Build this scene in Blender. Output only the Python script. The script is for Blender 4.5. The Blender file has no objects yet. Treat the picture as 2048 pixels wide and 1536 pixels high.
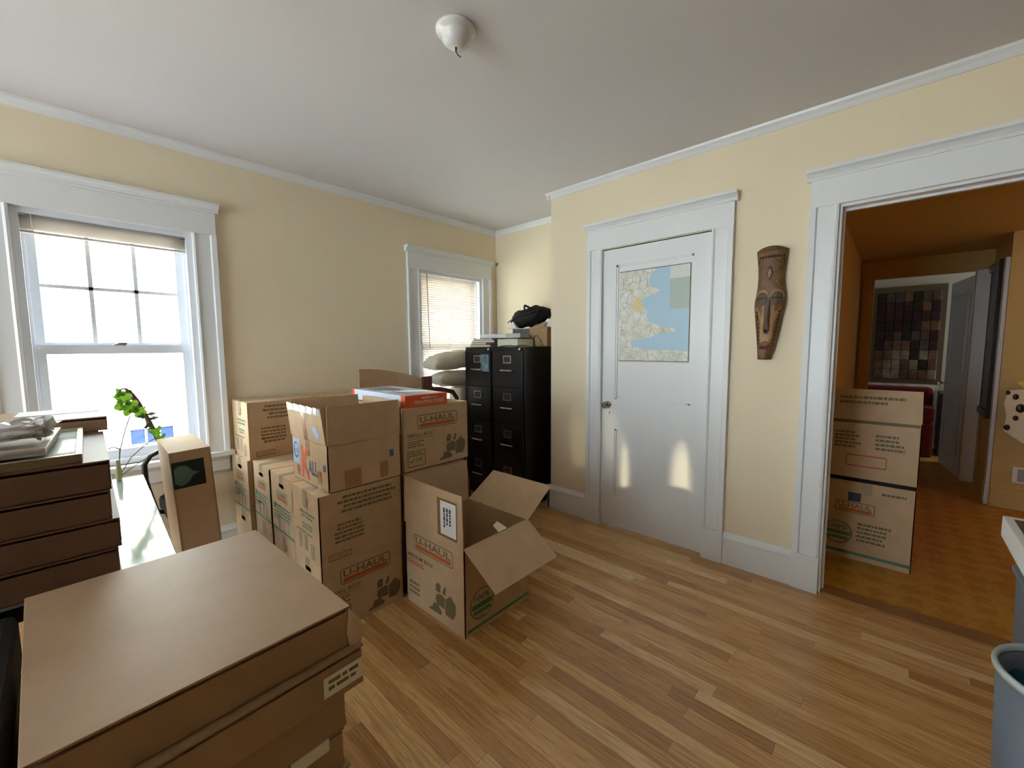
import bpy, bmesh, math, random
from mathutils import Vector, Matrix, noise
from mathutils.geometry import tessellate_polygon
random.seed(7)
PI = math.pi
S = bpy.context.scene
COL = S.collection

# ------------------------------------------------------------------ camera
YAW, PITCH, ROLL = .8253, -.0870, -.0068
fwd = Vector((math.sin(YAW)*math.cos(PITCH), math.cos(YAW)*math.cos(PITCH), math.sin(PITCH)))
rgt = Vector((math.cos(YAW), -math.sin(YAW), 0)); upv = rgt.cross(fwd)
r2 = rgt*math.cos(ROLL)+upv*math.sin(ROLL); u2 = upv*math.cos(ROLL)-rgt*math.sin(ROLL)
cd = bpy.data.cameras.new('camera'); cam = bpy.data.objects.new('camera', cd); COL.objects.link(cam)
cd.sensor_width = 36; cd.lens = 830*36/2048; cd.clip_start = .02; cd.clip_end = 200
m = Matrix((r2, u2, -fwd)).transposed().to_4x4(); m.translation = Vector((0, 0, 1.3454)); cam.matrix_world = m
S.camera = cam

# ------------------------------------------------------------------ world, sun, large lights
W = bpy.data.worlds.new('world'); S.world = W; W.use_nodes = True
bg = W.node_tree.nodes['Background']; bg.inputs[0].default_value = (.74, .87, 1, 1); bg.inputs[1].default_value = 5.5

def lamp(name, kind, loc, energy, color, target=None, **kw):
    l = bpy.data.lights.new(name, kind); l.energy = energy; l.color = color
    for k, v in kw.items(): setattr(l, k, v)
    o = bpy.data.objects.new(name, l); COL.objects.link(o); o.location = loc
    if target is not None:
        o.rotation_euler = (Vector(target)-Vector(loc)).to_track_quat('-Z', 'Y').to_euler()
    return o
# afternoon sun from the south, over the house: it lights the neighbour's wall
lamp('sun', 'SUN', (1.2, -5, 12), 9, (1, .95, .88), (0, 9, 0), angle=.009)
# assumed hall and far room lights, their sources unseen
lamp('hall_lamp', 'POINT', (4.35, -1.9, 1.75), 3.2, (1, .56, .16), shadow_soft_size=.12)
lamp('far_room_window_light', 'AREA', (7.6, -2.0, 1.6), 8.0, (.72, .84, 1), (6.5, -.4, 1.1), size=.8)

# narrow warm spot lamps added outside the left window, throwing patches on the door
for (tx, ty, tz), (px_, pz), en, sx_ in (((2.72, 1.42, .42), (.385, 1.85), 210, .12), ((2.72, 1.01, .43), (.2, 1.85), 260, .2), ((2.72, 1.52, .74), (.4, 1.88), 60, .22), ((2.72, 1.8, .6), (.25, 1.86), 50, .3)):
    tv = Vector((tx, ty, tz)); pv = Vector((px_, 3.173, pz)); sv = pv+(pv-tv)*.15
    g = lamp('window_glint', 'SPOT', sv, en, (1, .82, .52), tv, spot_size=math.radians(9.5), spot_blend=.9, shadow_soft_size=.025)
    g.scale = (sx_, 1, 1)
S.view_settings.view_transform = 'Standard'; S.view_settings.look = 'None'
S.view_settings.exposure = 1.55; S.view_settings.gamma = 1.0; S.view_settings.use_curve_mapping = False

# ------------------------------------------------------------------ materials
def srgb(r, g, b):
    f = lambda c: (c/255/12.92) if c/255 <= .04045 else ((c/255+.055)/1.055)**2.4
    return (f(r), f(g), f(b), 1)
MATS = {}
def mat(name, col, rough=.6, metal=0, noise_amt=.0, noise_scale=8, bump=0, bump_scale=60, spec=.5, trans=0, emis=None, rough_var=0, coat=0):
    if name in MATS: return MATS[name]
    M = bpy.data.materials.new(name); M.use_nodes = True; nt = M.node_tree; b = nt.nodes['Principled BSDF']
    c = srgb(*col); b.inputs['Base Color'].default_value = c
    b.inputs['Roughness'].default_value = rough; b.inputs['Metallic'].default_value = metal
    b.inputs['Specular IOR Level'].default_value = spec
    if coat: b.inputs['Coat Weight'].default_value = coat; b.inputs['Coat Roughness'].default_value = .1
    tc = nt.nodes.new('ShaderNodeTexCoord')
    if noise_amt:
        n = nt.nodes.new('ShaderNodeTexNoise'); n.inputs['Scale'].default_value = noise_scale; n.inputs['Detail'].default_value = 5
        nt.links.new(tc.outputs['Object'], n.inputs['Vector'])
        r = nt.nodes.new('ShaderNodeValToRGB'); r.color_ramp.elements[0].position = .3; r.color_ramp.elements[1].position = .7
        r.color_ramp.elements[0].color = [max(0, x*(1-noise_amt)) for x in c[:3]]+[1]
        r.color_ramp.elements[1].color = [min(1, x*(1+noise_amt)) for x in c[:3]]+[1]
        nt.links.new(n.outputs['Fac'], r.inputs['Fac']); nt.links.new(r.outputs['Color'], b.inputs['Base Color'])
    if bump:
        n2 = nt.nodes.new('ShaderNodeTexNoise'); n2.inputs['Scale'].default_value = bump_scale; n2.inputs['Detail'].default_value = 4
        nt.links.new(tc.outputs['Object'], n2.inputs['Vector'])
        bp = nt.nodes.new('ShaderNodeBump'); bp.inputs['Strength'].default_value = bump; bp.inputs['Distance'].default_value = .002
        nt.links.new(n2.outputs['Fac'], bp.inputs['Height']); nt.links.new(bp.outputs['Normal'], b.inputs['Normal'])
    if emis:
        b.inputs['Emission Color'].default_value = srgb(*emis[0]); b.inputs['Emission Strength'].default_value = emis[1]
    MATS[name] = M
    return M

wall_m = mat('cream_wall_paint', (240, 223, 190), .62, bump=.12, bump_scale=90, noise_amt=.015, noise_scale=2)
ceil_m = mat('ceiling_paint', (222, 219, 219), .8, bump=.08, bump_scale=60)
trim_m = mat('white_gloss_paint', (234, 234, 232), .32, bump=.05, bump_scale=25)
vinyl_m = mat('white_window_vinyl', (232, 234, 238), .35)
card_m = mat('kraft_cardboard', (200, 168, 130), .72, noise_amt=.06, noise_scale=14, bump=.25, bump_scale=120)
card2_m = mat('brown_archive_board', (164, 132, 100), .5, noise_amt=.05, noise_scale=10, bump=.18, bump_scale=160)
cardedge_m = mat('pale_card_edge', (206, 178, 140), .75)
ink_m = mat('dark_green_ink', (116, 102, 70), .7)
green_m = mat('green_ink', (92, 128, 100), .7)
orange_m = mat('orange_ink', (196, 92, 40), .7)
red_m = mat('red_orange_marker', (236, 96, 60), .6)
blue_m = mat('blue_marker', (70, 96, 150), .6)
lblue_m = mat('pale_blue_sticker', (178, 200, 238), .5)
tape_m = mat('clear_packing_tape', (176, 158, 134), .12, spec=.8)
btape_m = mat('brown_packing_tape', (168, 122, 78), .3)
white_paper_m = mat('white_paper', (236, 236, 232), .6)
cream_paper_m = mat('cream_paper', (228, 222, 196), .6)
black_metal_m = mat('black_enamel_steel', (13, 12, 13), .42, bump=.1, bump_scale=200)
chrome_m = mat('satin_chrome', (205, 205, 200), .25, metal=1)
black_m = mat('black_fabric', (20, 19, 20), .85, bump=.4, bump_scale=150)
blackpl_m = mat('black_plastic', (18, 18, 20), .35)
darkwood_m = mat('red_brown_chair_wood', (92, 48, 30), .35, noise_amt=.2, noise_scale=18)
pillow_m = mat('cream_cotton', (226, 214, 190), .85, bump=.35, bump_scale=40)
blanket_m = mat('white_blanket', (214, 208, 194), .9, bump=.5, bump_scale=50)
wrap_m = mat('white_glossy_carton', (214, 224, 240), .28)
orange_card_m = mat('orange_glossy_carton', (226, 92, 44), .35)
glass_top_m = mat('frosted_glass_top', (176, 188, 186), .08, spec=.9, coat=1)
silver_m = mat('silver_frame_metal', (196, 190, 160), .3, metal=1)
def leaf_mat():
    M = bpy.data.materials.new('fresh_green_leaf'); M.use_nodes = True; nt = M.node_tree; nt.nodes.remove(nt.nodes['Principled BSDF'])
    t = nt.nodes.new('ShaderNodeBsdfTranslucent'); t.inputs[0].default_value = srgb(132, 176, 50)
    g = nt.nodes.new('ShaderNodeBsdfDiffuse'); g.inputs[0].default_value = srgb(96, 136, 52)
    x = nt.nodes.new('ShaderNodeMixShader'); x.inputs[0].default_value = .72
    nt.links.new(t.outputs[0], x.inputs[1]); nt.links.new(g.outputs[0], x.inputs[2]); nt.links.new(x.outputs[0], nt.nodes['Material Output'].inputs['Surface'])
    return M
leaf_m = leaf_mat()
stem_m = mat('brown_thorny_stem', (92, 66, 60), .7, bump=.5, bump_scale=60)
gstem_m = mat('thin_green_stem', (104, 124, 88), .6)
grey_bin_m = mat('grey_plastic', (104, 112, 122), .45)
lgrey_m = mat('light_grey_plastic', (160, 166, 166), .4)
teal_m = mat('teal_cloth', (18, 92, 122), .8)
siding_m = mat('cream_white_siding', (244, 240, 226), .6)
grass_m = mat('sunlit_ground', (150, 150, 148), .9, noise_amt=.2, noise_scale=3)
pane_out_m = mat('dark_blue_window_glass', (30, 46, 84), .3, spec=.15)
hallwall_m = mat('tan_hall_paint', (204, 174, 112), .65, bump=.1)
lead_m = mat('black_picture_frame', (22, 20, 18), .3)
wicker_m = mat('tan_wicker', (168, 138, 98), .7, noise_amt=.25, noise_scale=60, bump=.8, bump_scale=90)

def nodes(name):
    M = bpy.data.materials.new(name); M.use_nodes = True; nt = M.node_tree
    MATS[name] = M
    return M, nt, nt.nodes['Principled BSDF']
def glass_mat():
    M, nt, b = nodes('clear_window_glass'); nt.nodes.remove(b)
    t = nt.nodes.new('ShaderNodeBsdfTransparent'); g = nt.nodes.new('ShaderNodeBsdfGlossy'); g.inputs['Roughness'].default_value = .02
    t.inputs[0].default_value = (.97, .985, .98, 1)
    x = nt.nodes.new('ShaderNodeMixShader'); x.inputs[0].default_value = .06
    nt.links.new(t.outputs[0], x.inputs[1]); nt.links.new(g.outputs[0], x.inputs[2]); nt.links.new(x.outputs[0], nt.nodes['Material Output'].inputs['Surface'])
    return M
glass_m = glass_mat()
def slat_mat():
    M, nt, b = nodes('translucent_ivory_slat'); nt.nodes.remove(b)
    t = nt.nodes.new('ShaderNodeBsdfTranslucent'); t.inputs[0].default_value = srgb(236, 214, 188)
    g = nt.nodes.new('ShaderNodeBsdfDiffuse'); g.inputs[0].default_value = srgb(206, 198, 190)
    x = nt.nodes.new('ShaderNodeMixShader'); x.inputs[0].default_value = .9
    nt.links.new(t.outputs[0], x.inputs[1]); nt.links.new(g.outputs[0], x.inputs[2]); nt.links.new(x.outputs[0], nt.nodes['Material Output'].inputs['Surface'])
    return M
slat_m = slat_mat()
def wrapfilm_mat():
    M, nt, b = nodes('crinkled_clear_film')
    b.inputs['Base Color'].default_value = srgb(230, 228, 224); b.inputs['Roughness'].default_value = .12; b.inputs['Transmission Weight'].default_value = .2
    return M
film_m = wrapfilm_mat()
def crystal_mat():
    M, nt, b = nodes('cut_glass_knob')
    b.inputs['Base Color'].default_value = (.95, .96, .95, 1); b.inputs['Roughness'].default_value = .02; b.inputs['Transmission Weight'].default_value = 1; b.inputs['IOR'].default_value = 1.5
    return M
crystal_m = crystal_mat()
def oak_mat():
    M, nt, b = nodes('varnished_oak_strip'); L = nt.links.new
    tc = nt.nodes.new('ShaderNodeTexCoord'); oi = nt.nodes.new('ShaderNodeObjectInfo')
    add = nt.nodes.new('ShaderNodeVectorMath'); add.operation = 'ADD'
    mul = nt.nodes.new('ShaderNodeVectorMath'); mul.operation = 'SCALE'; mul.inputs['Scale'].default_value = 37
    comb = nt.nodes.new('ShaderNodeCombineXYZ'); L(oi.outputs['Random'], comb.inputs[0]); L(oi.outputs['Random'], comb.inputs[1])
    L(comb.outputs[0], mul.inputs[0]); L(tc.outputs['Object'], add.inputs[0]); L(mul.outputs[0], add.inputs[1])
    mp = nt.nodes.new('ShaderNodeMapping'); mp.inputs['Scale'].default_value = (34, 1.6, 20); L(add.outputs[0], mp.inputs['Vector'])
    n = nt.nodes.new('ShaderNodeTexNoise'); n.inputs['Scale'].default_value = 3.2; n.inputs['Detail'].default_value = 7; n.inputs['Distortion'].default_value = 1.3
    L(mp.outputs[0], n.inputs['Vector'])
    r = nt.nodes.new('ShaderNodeValToRGB'); e = r.color_ramp.elements
    e[0].position = 0; e[0].color = srgb(184, 134, 78); e[1].position = 1; e[1].color = srgb(244, 212, 158)
    for p, c in ((.3, (210, 160, 98)), (.55, (220, 172, 110)), (.8, (228, 184, 122))):
        x = e.new(p); x.color = srgb(*c)
    L(oi.outputs['Random'], r.inputs['Fac'])
    mx = nt.nodes.new('ShaderNodeMix'); mx.data_type = 'RGBA'; mx.blend_type = 'MULTIPLY'; mx.inputs['Factor'].default_value = 1
    r2 = nt.nodes.new('ShaderNodeValToRGB'); r2.color_ramp.elements[0].position = .35; r2.color_ramp.elements[0].color = (.68, .6, .5, 1)
    r2.color_ramp.elements[1].position = .58; r2.color_ramp.elements[1].color = (1, 1, 1, 1)
    L(n.outputs['Fac'], r2.inputs['Fac']); L(r.outputs['Color'], mx.inputs[6]); L(r2.outputs['Color'], mx.inputs[7])
    L(mx.outputs[2], b.inputs['Base Color']); b.inputs['Roughness'].default_value = .3
    b.inputs['Coat Weight'].default_value = .25; b.inputs['Coat Roughness'].default_value = .22
    bp = nt.nodes.new('ShaderNodeBump'); bp.inputs['Strength'].default_value = .06; bp.inputs['Distance'].default_value = .002
    L(n.outputs['Fac'], bp.inputs['Height']); L(bp.outputs['Normal'], b.inputs['Normal'])
    return M
oak_m = oak_mat()
def vinyl_floor_mat():
    M, nt, b = nodes('ochre_sheet_vinyl'); L = nt.links.new
    tc = nt.nodes.new('ShaderNodeTexCoord'); mp = nt.nodes.new('ShaderNodeMapping'); mp.inputs['Scale'].default_value = (6.5, 6.5, 6.5); L(tc.outputs['Object'], mp.inputs[0])
    v = nt.nodes.new('ShaderNodeTexVoronoi'); v.feature = 'SMOOTH_F1'; v.inputs['Randomness'].default_value = .25; v.inputs['Scale'].default_value = 1.1
    n = nt.nodes.new('ShaderNodeTexNoise'); n.inputs['Scale'].default_value = 5; n.inputs['Detail'].default_value = 8
    L(mp.outputs[0], v.inputs[0]); L(mp.outputs[0], n.inputs['Vector'])
    ma = nt.nodes.new('ShaderNodeMath'); ma.operation = 'MULTIPLY_ADD'; ma.inputs[1].default_value = .7; L(n.outputs['Fac'], ma.inputs[0]); L(v.outputs[0], ma.inputs[2])
    r = nt.nodes.new('ShaderNodeValToRGB'); e = r.color_ramp.elements; e[0].position = .35; e[0].color = srgb(182, 128, 44); e[1].position = 1; e[1].color = srgb(200, 150, 62)
    x = e.new(.68); x.color = srgb(188, 134, 48); x = e.new(.76); x.color = srgb(202, 154, 70)
    L(ma.outputs[0], r.inputs[0]); L(r.outputs[0], b.inputs['Base Color']); b.inputs['Roughness'].default_value = .4
    return M
vfloor_m = vinyl_floor_mat()
def map_mat():
    # printed road map: coast, sea, roads, town tint and inset panels, laid out in the sheet's own coordinates
    M, nt, b = nodes('printed_road_map'); L = nt.links.new; N = nt.nodes.new
    tc = N('ShaderNodeTexCoord'); sp = N('ShaderNodeSeparateXYZ'); L(tc.outputs['Object'], sp.inputs[0])
    def math_(op, a, c=None, v=None):
        q = N('ShaderNodeMath'); q.operation = op
        for i, z in enumerate((a, c, v)):
            if z is None: continue
            if isinstance(z, (int, float)): q.inputs[i].default_value = z
            else: L(z, q.inputs[i])
        return q.outputs[0]
    # sheet local: u = -y / .49 (0..1 left to right), v = z / .62 (0..1)
    u = math_('MULTIPLY', sp.outputs['Y'], -1/.49); v = math_('MULTIPLY', sp.outputs['Z'], 1/.62)
    n = N('ShaderNodeTexNoise'); n.inputs['Scale'].default_value = 9; n.inputs['Detail'].default_value = 6; L(tc.outputs['Object'], n.inputs['Vector'])
    nn = math_('SUBTRACT', n.outputs['Fac'], .5)
    # coast position by height (float curve)
    fc = N('ShaderNodeFloatCurve'); cv = fc.mapping.curves[0]
    pts = [(0, 1.1/1.3), (.1, .96/1.3), (.13, .35/1.3), (.2, .2/1.3), (.26, .45/1.3), (.3, .62/1.3), (.335, .84/1.3), (.36, .7/1.3), (.44, .5/1.3), (.55, .42/1.3), (.66, .36/1.3), (.76, .52/1.3), (.86, .44/1.3), (1, .56/1.3)]
    cv.points[0].location = pts[0]; cv.points[1].location = pts[-1]
    for p in pts[1:-1]: cv.points.new(*p)
    fc.mapping.update(); L(v, fc.inputs['Value'])
    coast = math_('MULTIPLY_ADD', fc.outputs[0], 1.3, math_('MULTIPLY', nn, .34))
    sea = math_('GREATER_THAN', u, coast)
    sea = math_('MULTIPLY', sea, math_('GREATER_THAN', v, math_('MULTIPLY_ADD', nn, .08, .11)))
    inset = math_('MULTIPLY', math_('GREATER_THAN', u, .74), math_('GREATER_THAN', v, .55))
    in2 = math_('MULTIPLY', inset, math_('LESS_THAN', v, .87))
    vo = N('ShaderNodeTexVoronoi'); vo.feature = 'DISTANCE_TO_EDGE'; vo.inputs['Scale'].default_value = 19
    mpd = N('ShaderNodeMixRGB'); mpd.inputs[0].default_value = .1; L(tc.outputs['Object'], mpd.inputs[1]); L(n.outputs['Color'], mpd.inputs[2]); L(mpd.outputs[0], vo.inputs['Vector'])
    road = math_('LESS_THAN', vo.outputs['Distance'], .035)
    def mixc(f, a, bb):
        q = N('ShaderNodeMixRGB'); L(f, q.inputs[0]) if not isinstance(f, float) else setattr(q.inputs[0], 'default_value', f)
        for i, z in ((1, a), (2, bb)):
            if isinstance(z, tuple): q.inputs[i].default_value = z
            else: L(z, q.inputs[i])
        return q.outputs[0]
    n3 = N('ShaderNodeTexNoise'); n3.inputs['Scale'].default_value = 14; n3.inputs['Detail'].default_value = 8; L(tc.outputs['Object'], n3.inputs['Vector'])
    rr = N('ShaderNodeValToRGB'); rr.color_ramp.elements[0].position = .35; rr.color_ramp.elements[1].position = .65
    rr.color_ramp.elements[0].color = srgb(206, 208, 184); rr.color_ramp.elements[1].color = srgb(236, 230, 222); L(n3.outputs['Fac'], rr.inputs[0])
    land = mixc(road, rr.outputs[0], srgb(194, 186, 172))
    dx = math_('SUBTRACT', u, .3); dz = math_('SUBTRACT', v, .62)
    town = math_('LESS_THAN', math_('ADD', math_('MULTIPLY', dx, dx), math_('MULTIPLY', dz, dz)), math_('MULTIPLY_ADD', nn, .02, .006))
    land = mixc(town, land, srgb(222, 206, 146))
    c = mixc(sea, land, srgb(176, 206, 222))
    c = mixc(inset, c, srgb(222, 222, 210)); c = mixc(in2, c, srgb(180, 192, 180))
    L(c, b.inputs['Base Color']); b.inputs['Roughness'].default_value = .35
    return M
map_m = map_mat()
def quilt_mat(k):
    return mat('quilt_patch_%d' % k, [(70, 48, 44), (96, 78, 74), (52, 44, 34), (120, 88, 66), (150, 134, 118), (62, 34, 38)][k], .9, noise_amt=.35, noise_scale=12, bump=.4, bump_scale=30)

# ------------------------------------------------------------------ mesh helpers
class MB:
    def __init__(s): s.v = []; s.f = []; s.smooth = []
    def add(s, vs, fs, smooth=False):
        n = len(s.v); s.v += [tuple(p) for p in vs]; s.f += [tuple(i+n for i in f) for f in fs]; s.smooth += [smooth]*len(fs)
        return s
    def box(s, x0, x1, y0, y1, z0, z1):
        vs = [(x, y, z) for x in (x0, x1) for y in (y0, y1) for z in (z0, z1)]
        return s.add(vs, [(0, 1, 3, 2), (4, 6, 7, 5), (0, 4, 5, 1), (2, 3, 7, 6), (0, 2, 6, 4), (1, 5, 7, 3)])
    def hexa(s, p):   # 8 points: bottom 4 ccw, top 4 ccw
        return s.add(p, [(3, 2, 1, 0), (4, 5, 6, 7), (0, 1, 5, 4), (1, 2, 6, 5), (2, 3, 7, 6), (3, 0, 4, 7)])
    def plate(s, pts, t):   # polygon with thickness along its normal
        P = [Vector(p) for p in pts]; n = Vector((0, 0, 0))
        for i in range(len(P)): n += (P[i]-P[0]).cross(P[(i+1) % len(P)]-P[0])
        n.normalize(); k = len(P)
        vs = P+[p+n*t for p in P]
        fs = [tuple(reversed(range(k))), tuple(range(k, 2*k))]+[(i, (i+1) % k, k+(i+1) % k, k+i) for i in range(k)]
        return s.add(vs, fs)
    def tube(s, path, r, seg=10, cap=True):
        P = [Vector(p) for p in path]; rs = r if isinstance(r, (list, tuple)) else [r]*len(P)
        vs = []; prev = None
        for i, p in enumerate(P):
            d = (P[min(i+1, len(P)-1)]-P[max(i-1, 0)]).normalized()
            a = (prev if prev is not None else (Vector((0, 0, 1)) if abs(d.z) < .9 else Vector((1, 0, 0))))
            a = (a-d*a.dot(d)).normalized(); prev = a; b = d.cross(a)
            for k in range(seg):
                t = 2*PI*k/seg; vs.append(p+(a*math.cos(t)+b*math.sin(t))*rs[i])
        fs = [(i*seg+k, i*seg+(k+1) % seg, (i+1)*seg+(k+1) % seg, (i+1)*seg+k) for i in range(len(P)-1) for k in range(seg)]
        s.add(vs, fs, True)
        if cap:
            n = len(s.v)-len(vs); s.f.append(tuple(n+k for k in reversed(range(seg)))); s.f.append(tuple(n+len(vs)-seg+k for k in range(seg))); s.smooth += [False, False]
        return s
    def lathe(s, prof, c=(0, 0, 0), axis='z', seg=32, ang=2*PI, sy=1):
        vs = []; n = seg
        for r, h in prof:
            for k in range(n):
                t = ang*k/n; a, b = r*math.cos(t), r*math.sin(t)*sy
                p = {'z': (a, b, h), 'x': (h, a, b), 'y': (a, h, b)}[axis]
                vs.append((c[0]+p[0], c[1]+p[1], c[2]+p[2]))
        fs = [(i*n+k, i*n+(k+1) % n, (i+1)*n+(k+1) % n, (i+1)*n+k) for i in range(len(prof)-1) for k in range(n)]
        return s.add(vs, fs, True)
    def extrude(s, prof, axis, a, b, mapf):   # closed 2D profile swept from a to b; mapf(u,v,t)->xyz
        k = len(prof); vs = [mapf(u, v, a) for u, v in prof]+[mapf(u, v, b) for u, v in prof]
        fs = [tuple(range(k)), tuple(reversed(range(k, 2*k)))]+[(i, k+i, k+(i+1) % k, (i+1) % k) for i in range(k)]
        return s.add(vs, fs)
    def mesh(s, name, bev=0, recalc=True):
        me = bpy.data.meshes.new(name); me.from_pydata(s.v, [], s.f)
        for p, sm in zip(me.polygons, s.smooth): p.use_smooth = sm
        if bev or recalc:
            b = bmesh.new(); b.from_mesh(me)
            if recalc: bmesh.ops.recalc_face_normals(b, faces=b.faces)
            if bev:
                es = [e for e in b.edges if len(e.link_faces) == 2 and e.calc_face_angle(0) > .6]
                bmesh.ops.bevel(b, geom=es, offset=bev, segments=2, profile=.6, affect='EDGES', clamp_overlap=True)
            b.to_mesh(me); b.free()
        return me
    def build(s, name, material, parent=None, bev=0, recalc=True):
        me = s.mesh(name, bev, recalc); me.materials.append(material)
        o = bpy.data.objects.new(name, me); COL.objects.link(o)
        if parent: o.parent = parent
        return o
def tag(o, label=None, cat=None, group=None, kind=None):
    if label: o['label'] = label
    if cat: o['category'] = cat
    if group: o['group'] = group
    if kind: o['kind'] = kind
    return o
def thing(name, label, cat, loc=(0, 0, 0), rz=0, group=None):
    o = bpy.data.objects.new(name, None); COL.objects.link(o); o.empty_display_size = .05
    o.location = loc; o.rotation_euler = (0, 0, rz)
    return tag(o, label, cat, group)
def struct(name, mb, material, parent=None, bev=0, label=None):
    o = mb.build(name, material, parent, bev)
    if not parent: tag(o, label, None, None, 'structure')
    return o
def sroot(name, loc=(0, 0, 0), label=None):
    o = bpy.data.objects.new(name, None); COL.objects.link(o); o.location = loc; return tag(o, label, None, None, 'structure')
def copy_tree(o, parent=None):
    c = o.copy(); COL.objects.link(c)
    if parent is not None: c.parent = parent
    for ch in list(o.children): copy_tree(ch, c)
    return c
def inv(o): return o

class Frame:   # a face: origin, right vector, up vector, normal
    def __init__(s, O, U, V): s.O = Vector(O); s.U = Vector(U).normalized(); s.V = Vector(V).normalized(); s.N = s.U.cross(s.V)
    def p(s, u, v, d=.0008): return s.O+s.U*u+s.V*v+s.N*d
    def flip(s, w, h):  # rotated by 180 degrees within a w x h face
        return Frame(s.O+s.U*w+s.V*h, -s.U, -s.V)
def q_rect(mb, fr, u0, u1, v0, v1, d=.0008): mb.add([fr.p(u0, v0, d), fr.p(u1, v0, d), fr.p(u1, v1, d), fr.p(u0, v1, d)], [(0, 1, 2, 3)])
def q_poly(mb, fr, pts, d=.0008): mb.add([fr.p(u, v, d) for u, v in pts], [tuple(range(len(pts)))])
def q_ring(mb, fr, outer, inner, d=.0008):
    k = len(outer); mb.add([fr.p(u, v, d) for u, v in outer]+[fr.p(u, v, d) for u, v in inner], [(i, (i+1) % k, k+(i+1) % k, k+i) for i in range(k)])
def rrect(u0, u1, v0, v1, r, n=4):
    P = []
    for cx, cy, a in ((u1-r, v0+r, -PI/2), (u1-r, v1-r, 0), (u0+r, v1-r, PI/2), (u0+r, v0+r, PI)):
        for i in range(n+1): t = a+PI/2*i/n; P.append((cx+r*math.cos(t), cy+r*math.sin(t)))
    return P
TXT = {}
def text_tris(s_, bold=.0):
    key = (s_, bold)
    if key in TXT: return TXT[key]
    c = bpy.data.curves.new('t', 'FONT'); c.body = s_; c.size = 1; c.offset = bold; c.resolution_u = 2
    o = bpy.data.objects.new('t', c); COL.objects.link(o); bpy.context.view_layer.update()
    me = o.to_mesh(); vs = [(v.co.x, v.co.y) for v in me.vertices]; fs = [tuple(p.vertices) for p in me.polygons]
    o.to_mesh_clear(); bpy.data.objects.remove(o); bpy.data.curves.remove(c)
    TXT[key] = (vs, fs, min(v[0] for v in vs), max(v[0] for v in vs), min(v[1] for v in vs), max(v[1] for v in vs))
    return TXT[key]
def q_text(mb, fr, s_, u0, v0, h, w=None, d=.001, bold=.0):
    vs, fs, x0, x1, y0, y1 = text_tris(s_, bold); sy = h/(y1-y0); sx = sy if w is None else w/(x1-x0)
    mb.add([fr.p(u0+(x-x0)*sx, v0+(y-y0)*sy, d) for x, y in vs], fs)
def q_lines(mb, fr, u0, u1, v0, v1, n, seed=1, center=False):   # small print too fine to read: broken bars
    R = random.Random(seed); dv = (v1-v0)/n
    for i in range(n):
        v = v1-dv*(i+.8); e = u1-(0 if R.random() < .3 else R.random()*.3*(u1-u0)); sh = (u1-e)/2 if center else 0; u = u0+sh; e += sh
        while u < e-.004:
            w = min(R.uniform(.008, .026), e-u); q_rect(mb, fr, u, u+w, v, v+dv*.55); u += w+.004

def holed_panel(mb, fr, w, h, holes, t):   # panel with rounded slots; fr.N points outwards
    loops = [[(0, 0), (w, 0), (w, h), (0, h)]]+[rrect(cu-a, cu+a, cv-b, cv+b, b*.95, 3) for cu, cv, a, b in holes]
    L3 = [[Vector((u, v, 0)) for u, v in l] for l in loops]; tris = tessellate_polygon(L3)
    flat = [p for l in loops for p in l]; n = len(flat)
    vs = [fr.p(u, v, 0) for u, v in flat]+[fr.p(u, v, -t) for u, v in flat]
    fs = [tuple(tr) for tr in tris]+[tuple(i+n for i in tr) for tr in tris]; k = 0
    for l in loops:
        m_ = len(l)
        for i in range(m_): fs.append((k+i, k+(i+1) % m_, n+k+(i+1) % m_, n+k+i))
        k += m_
    mb.add(vs, fs)

# ------------------------------------------------------------------ room dimensions
D, E, E2, H = 3.173, 2.72, 3.195, 2.556
YN, XW, YS = 2.074, -3.4, -3.0
T = .13   # wall thickness
W1 = (-.125, .585, .70, 2.05); W2 = (2.21, 2.985, .70, 2.05)     # window openings x0 x1 z0 z1
DY = (.85, 1.60, 2.045); OY = (-.95, .248, 2.055)               # closet door, cased opening
def wall(name, axis, c0, c1, u0, u1, z0, z1, holes, material):
    us = sorted({u0, u1, *[h[0] for h in holes], *[h[1] for h in holes]}); zs = sorted({z0, z1, *[h[2] for h in holes], *[h[3] for h in holes]})
    mb = MB()
    for i in range(len(us)-1):
        for j in range(len(zs)-1):
            uc, zc = (us[i]+us[i+1])/2, (zs[j]+zs[j+1])/2
            if any(h[0] < uc < h[1] and h[2] < zc < h[3] for h in holes): continue
            if axis == 'y': mb.box(us[i], us[i+1], c0, c1, zs[j], zs[j+1])
            else: mb.box(c0, c1, us[i], us[i+1], zs[j], zs[j+1])
    o = struct(name, mb, material); return o
wall('wall_north', 'y', D, D+T, XW-T, E2+T, 0, H, [W1, W2], wall_m)
wall('wall_east', 'x', E, E+.12, YS, YN, 0, H, [(DY[0], DY[1], 0, DY[2]), (OY[0], OY[1], 0, OY[2])], wall_m)
wall('wall_closet_side', 'y', YN-.1, YN, E+.12, E2+T, 0, H, [], wall_m)
wall('wall_alcove', 'x', E2, E2+T, YN, D, 0, H, [], wall_m)
W3 = (.75, 2.95, .4, 2.3)
wall('wall_west', 'x', XW-T, XW, YS-T, D, 0, H, [W3], wall_m)
wall('wall_south', 'y', YS-T, YS, XW, E+.12, 0, H, [], mat('dark_brown_panelling', (74, 58, 46), .6))  # unseen south wall, coloured dark only to cut light bounced back
struct('ceiling', MB().box(XW-T, E2+T, YS-T, D+T, H, H+.12), ceil_m)
wall('wall_closet_back', 'x', E+.75, E+.8, .33, YN-.1, 0, 2.4, [], wall_m)

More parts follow.
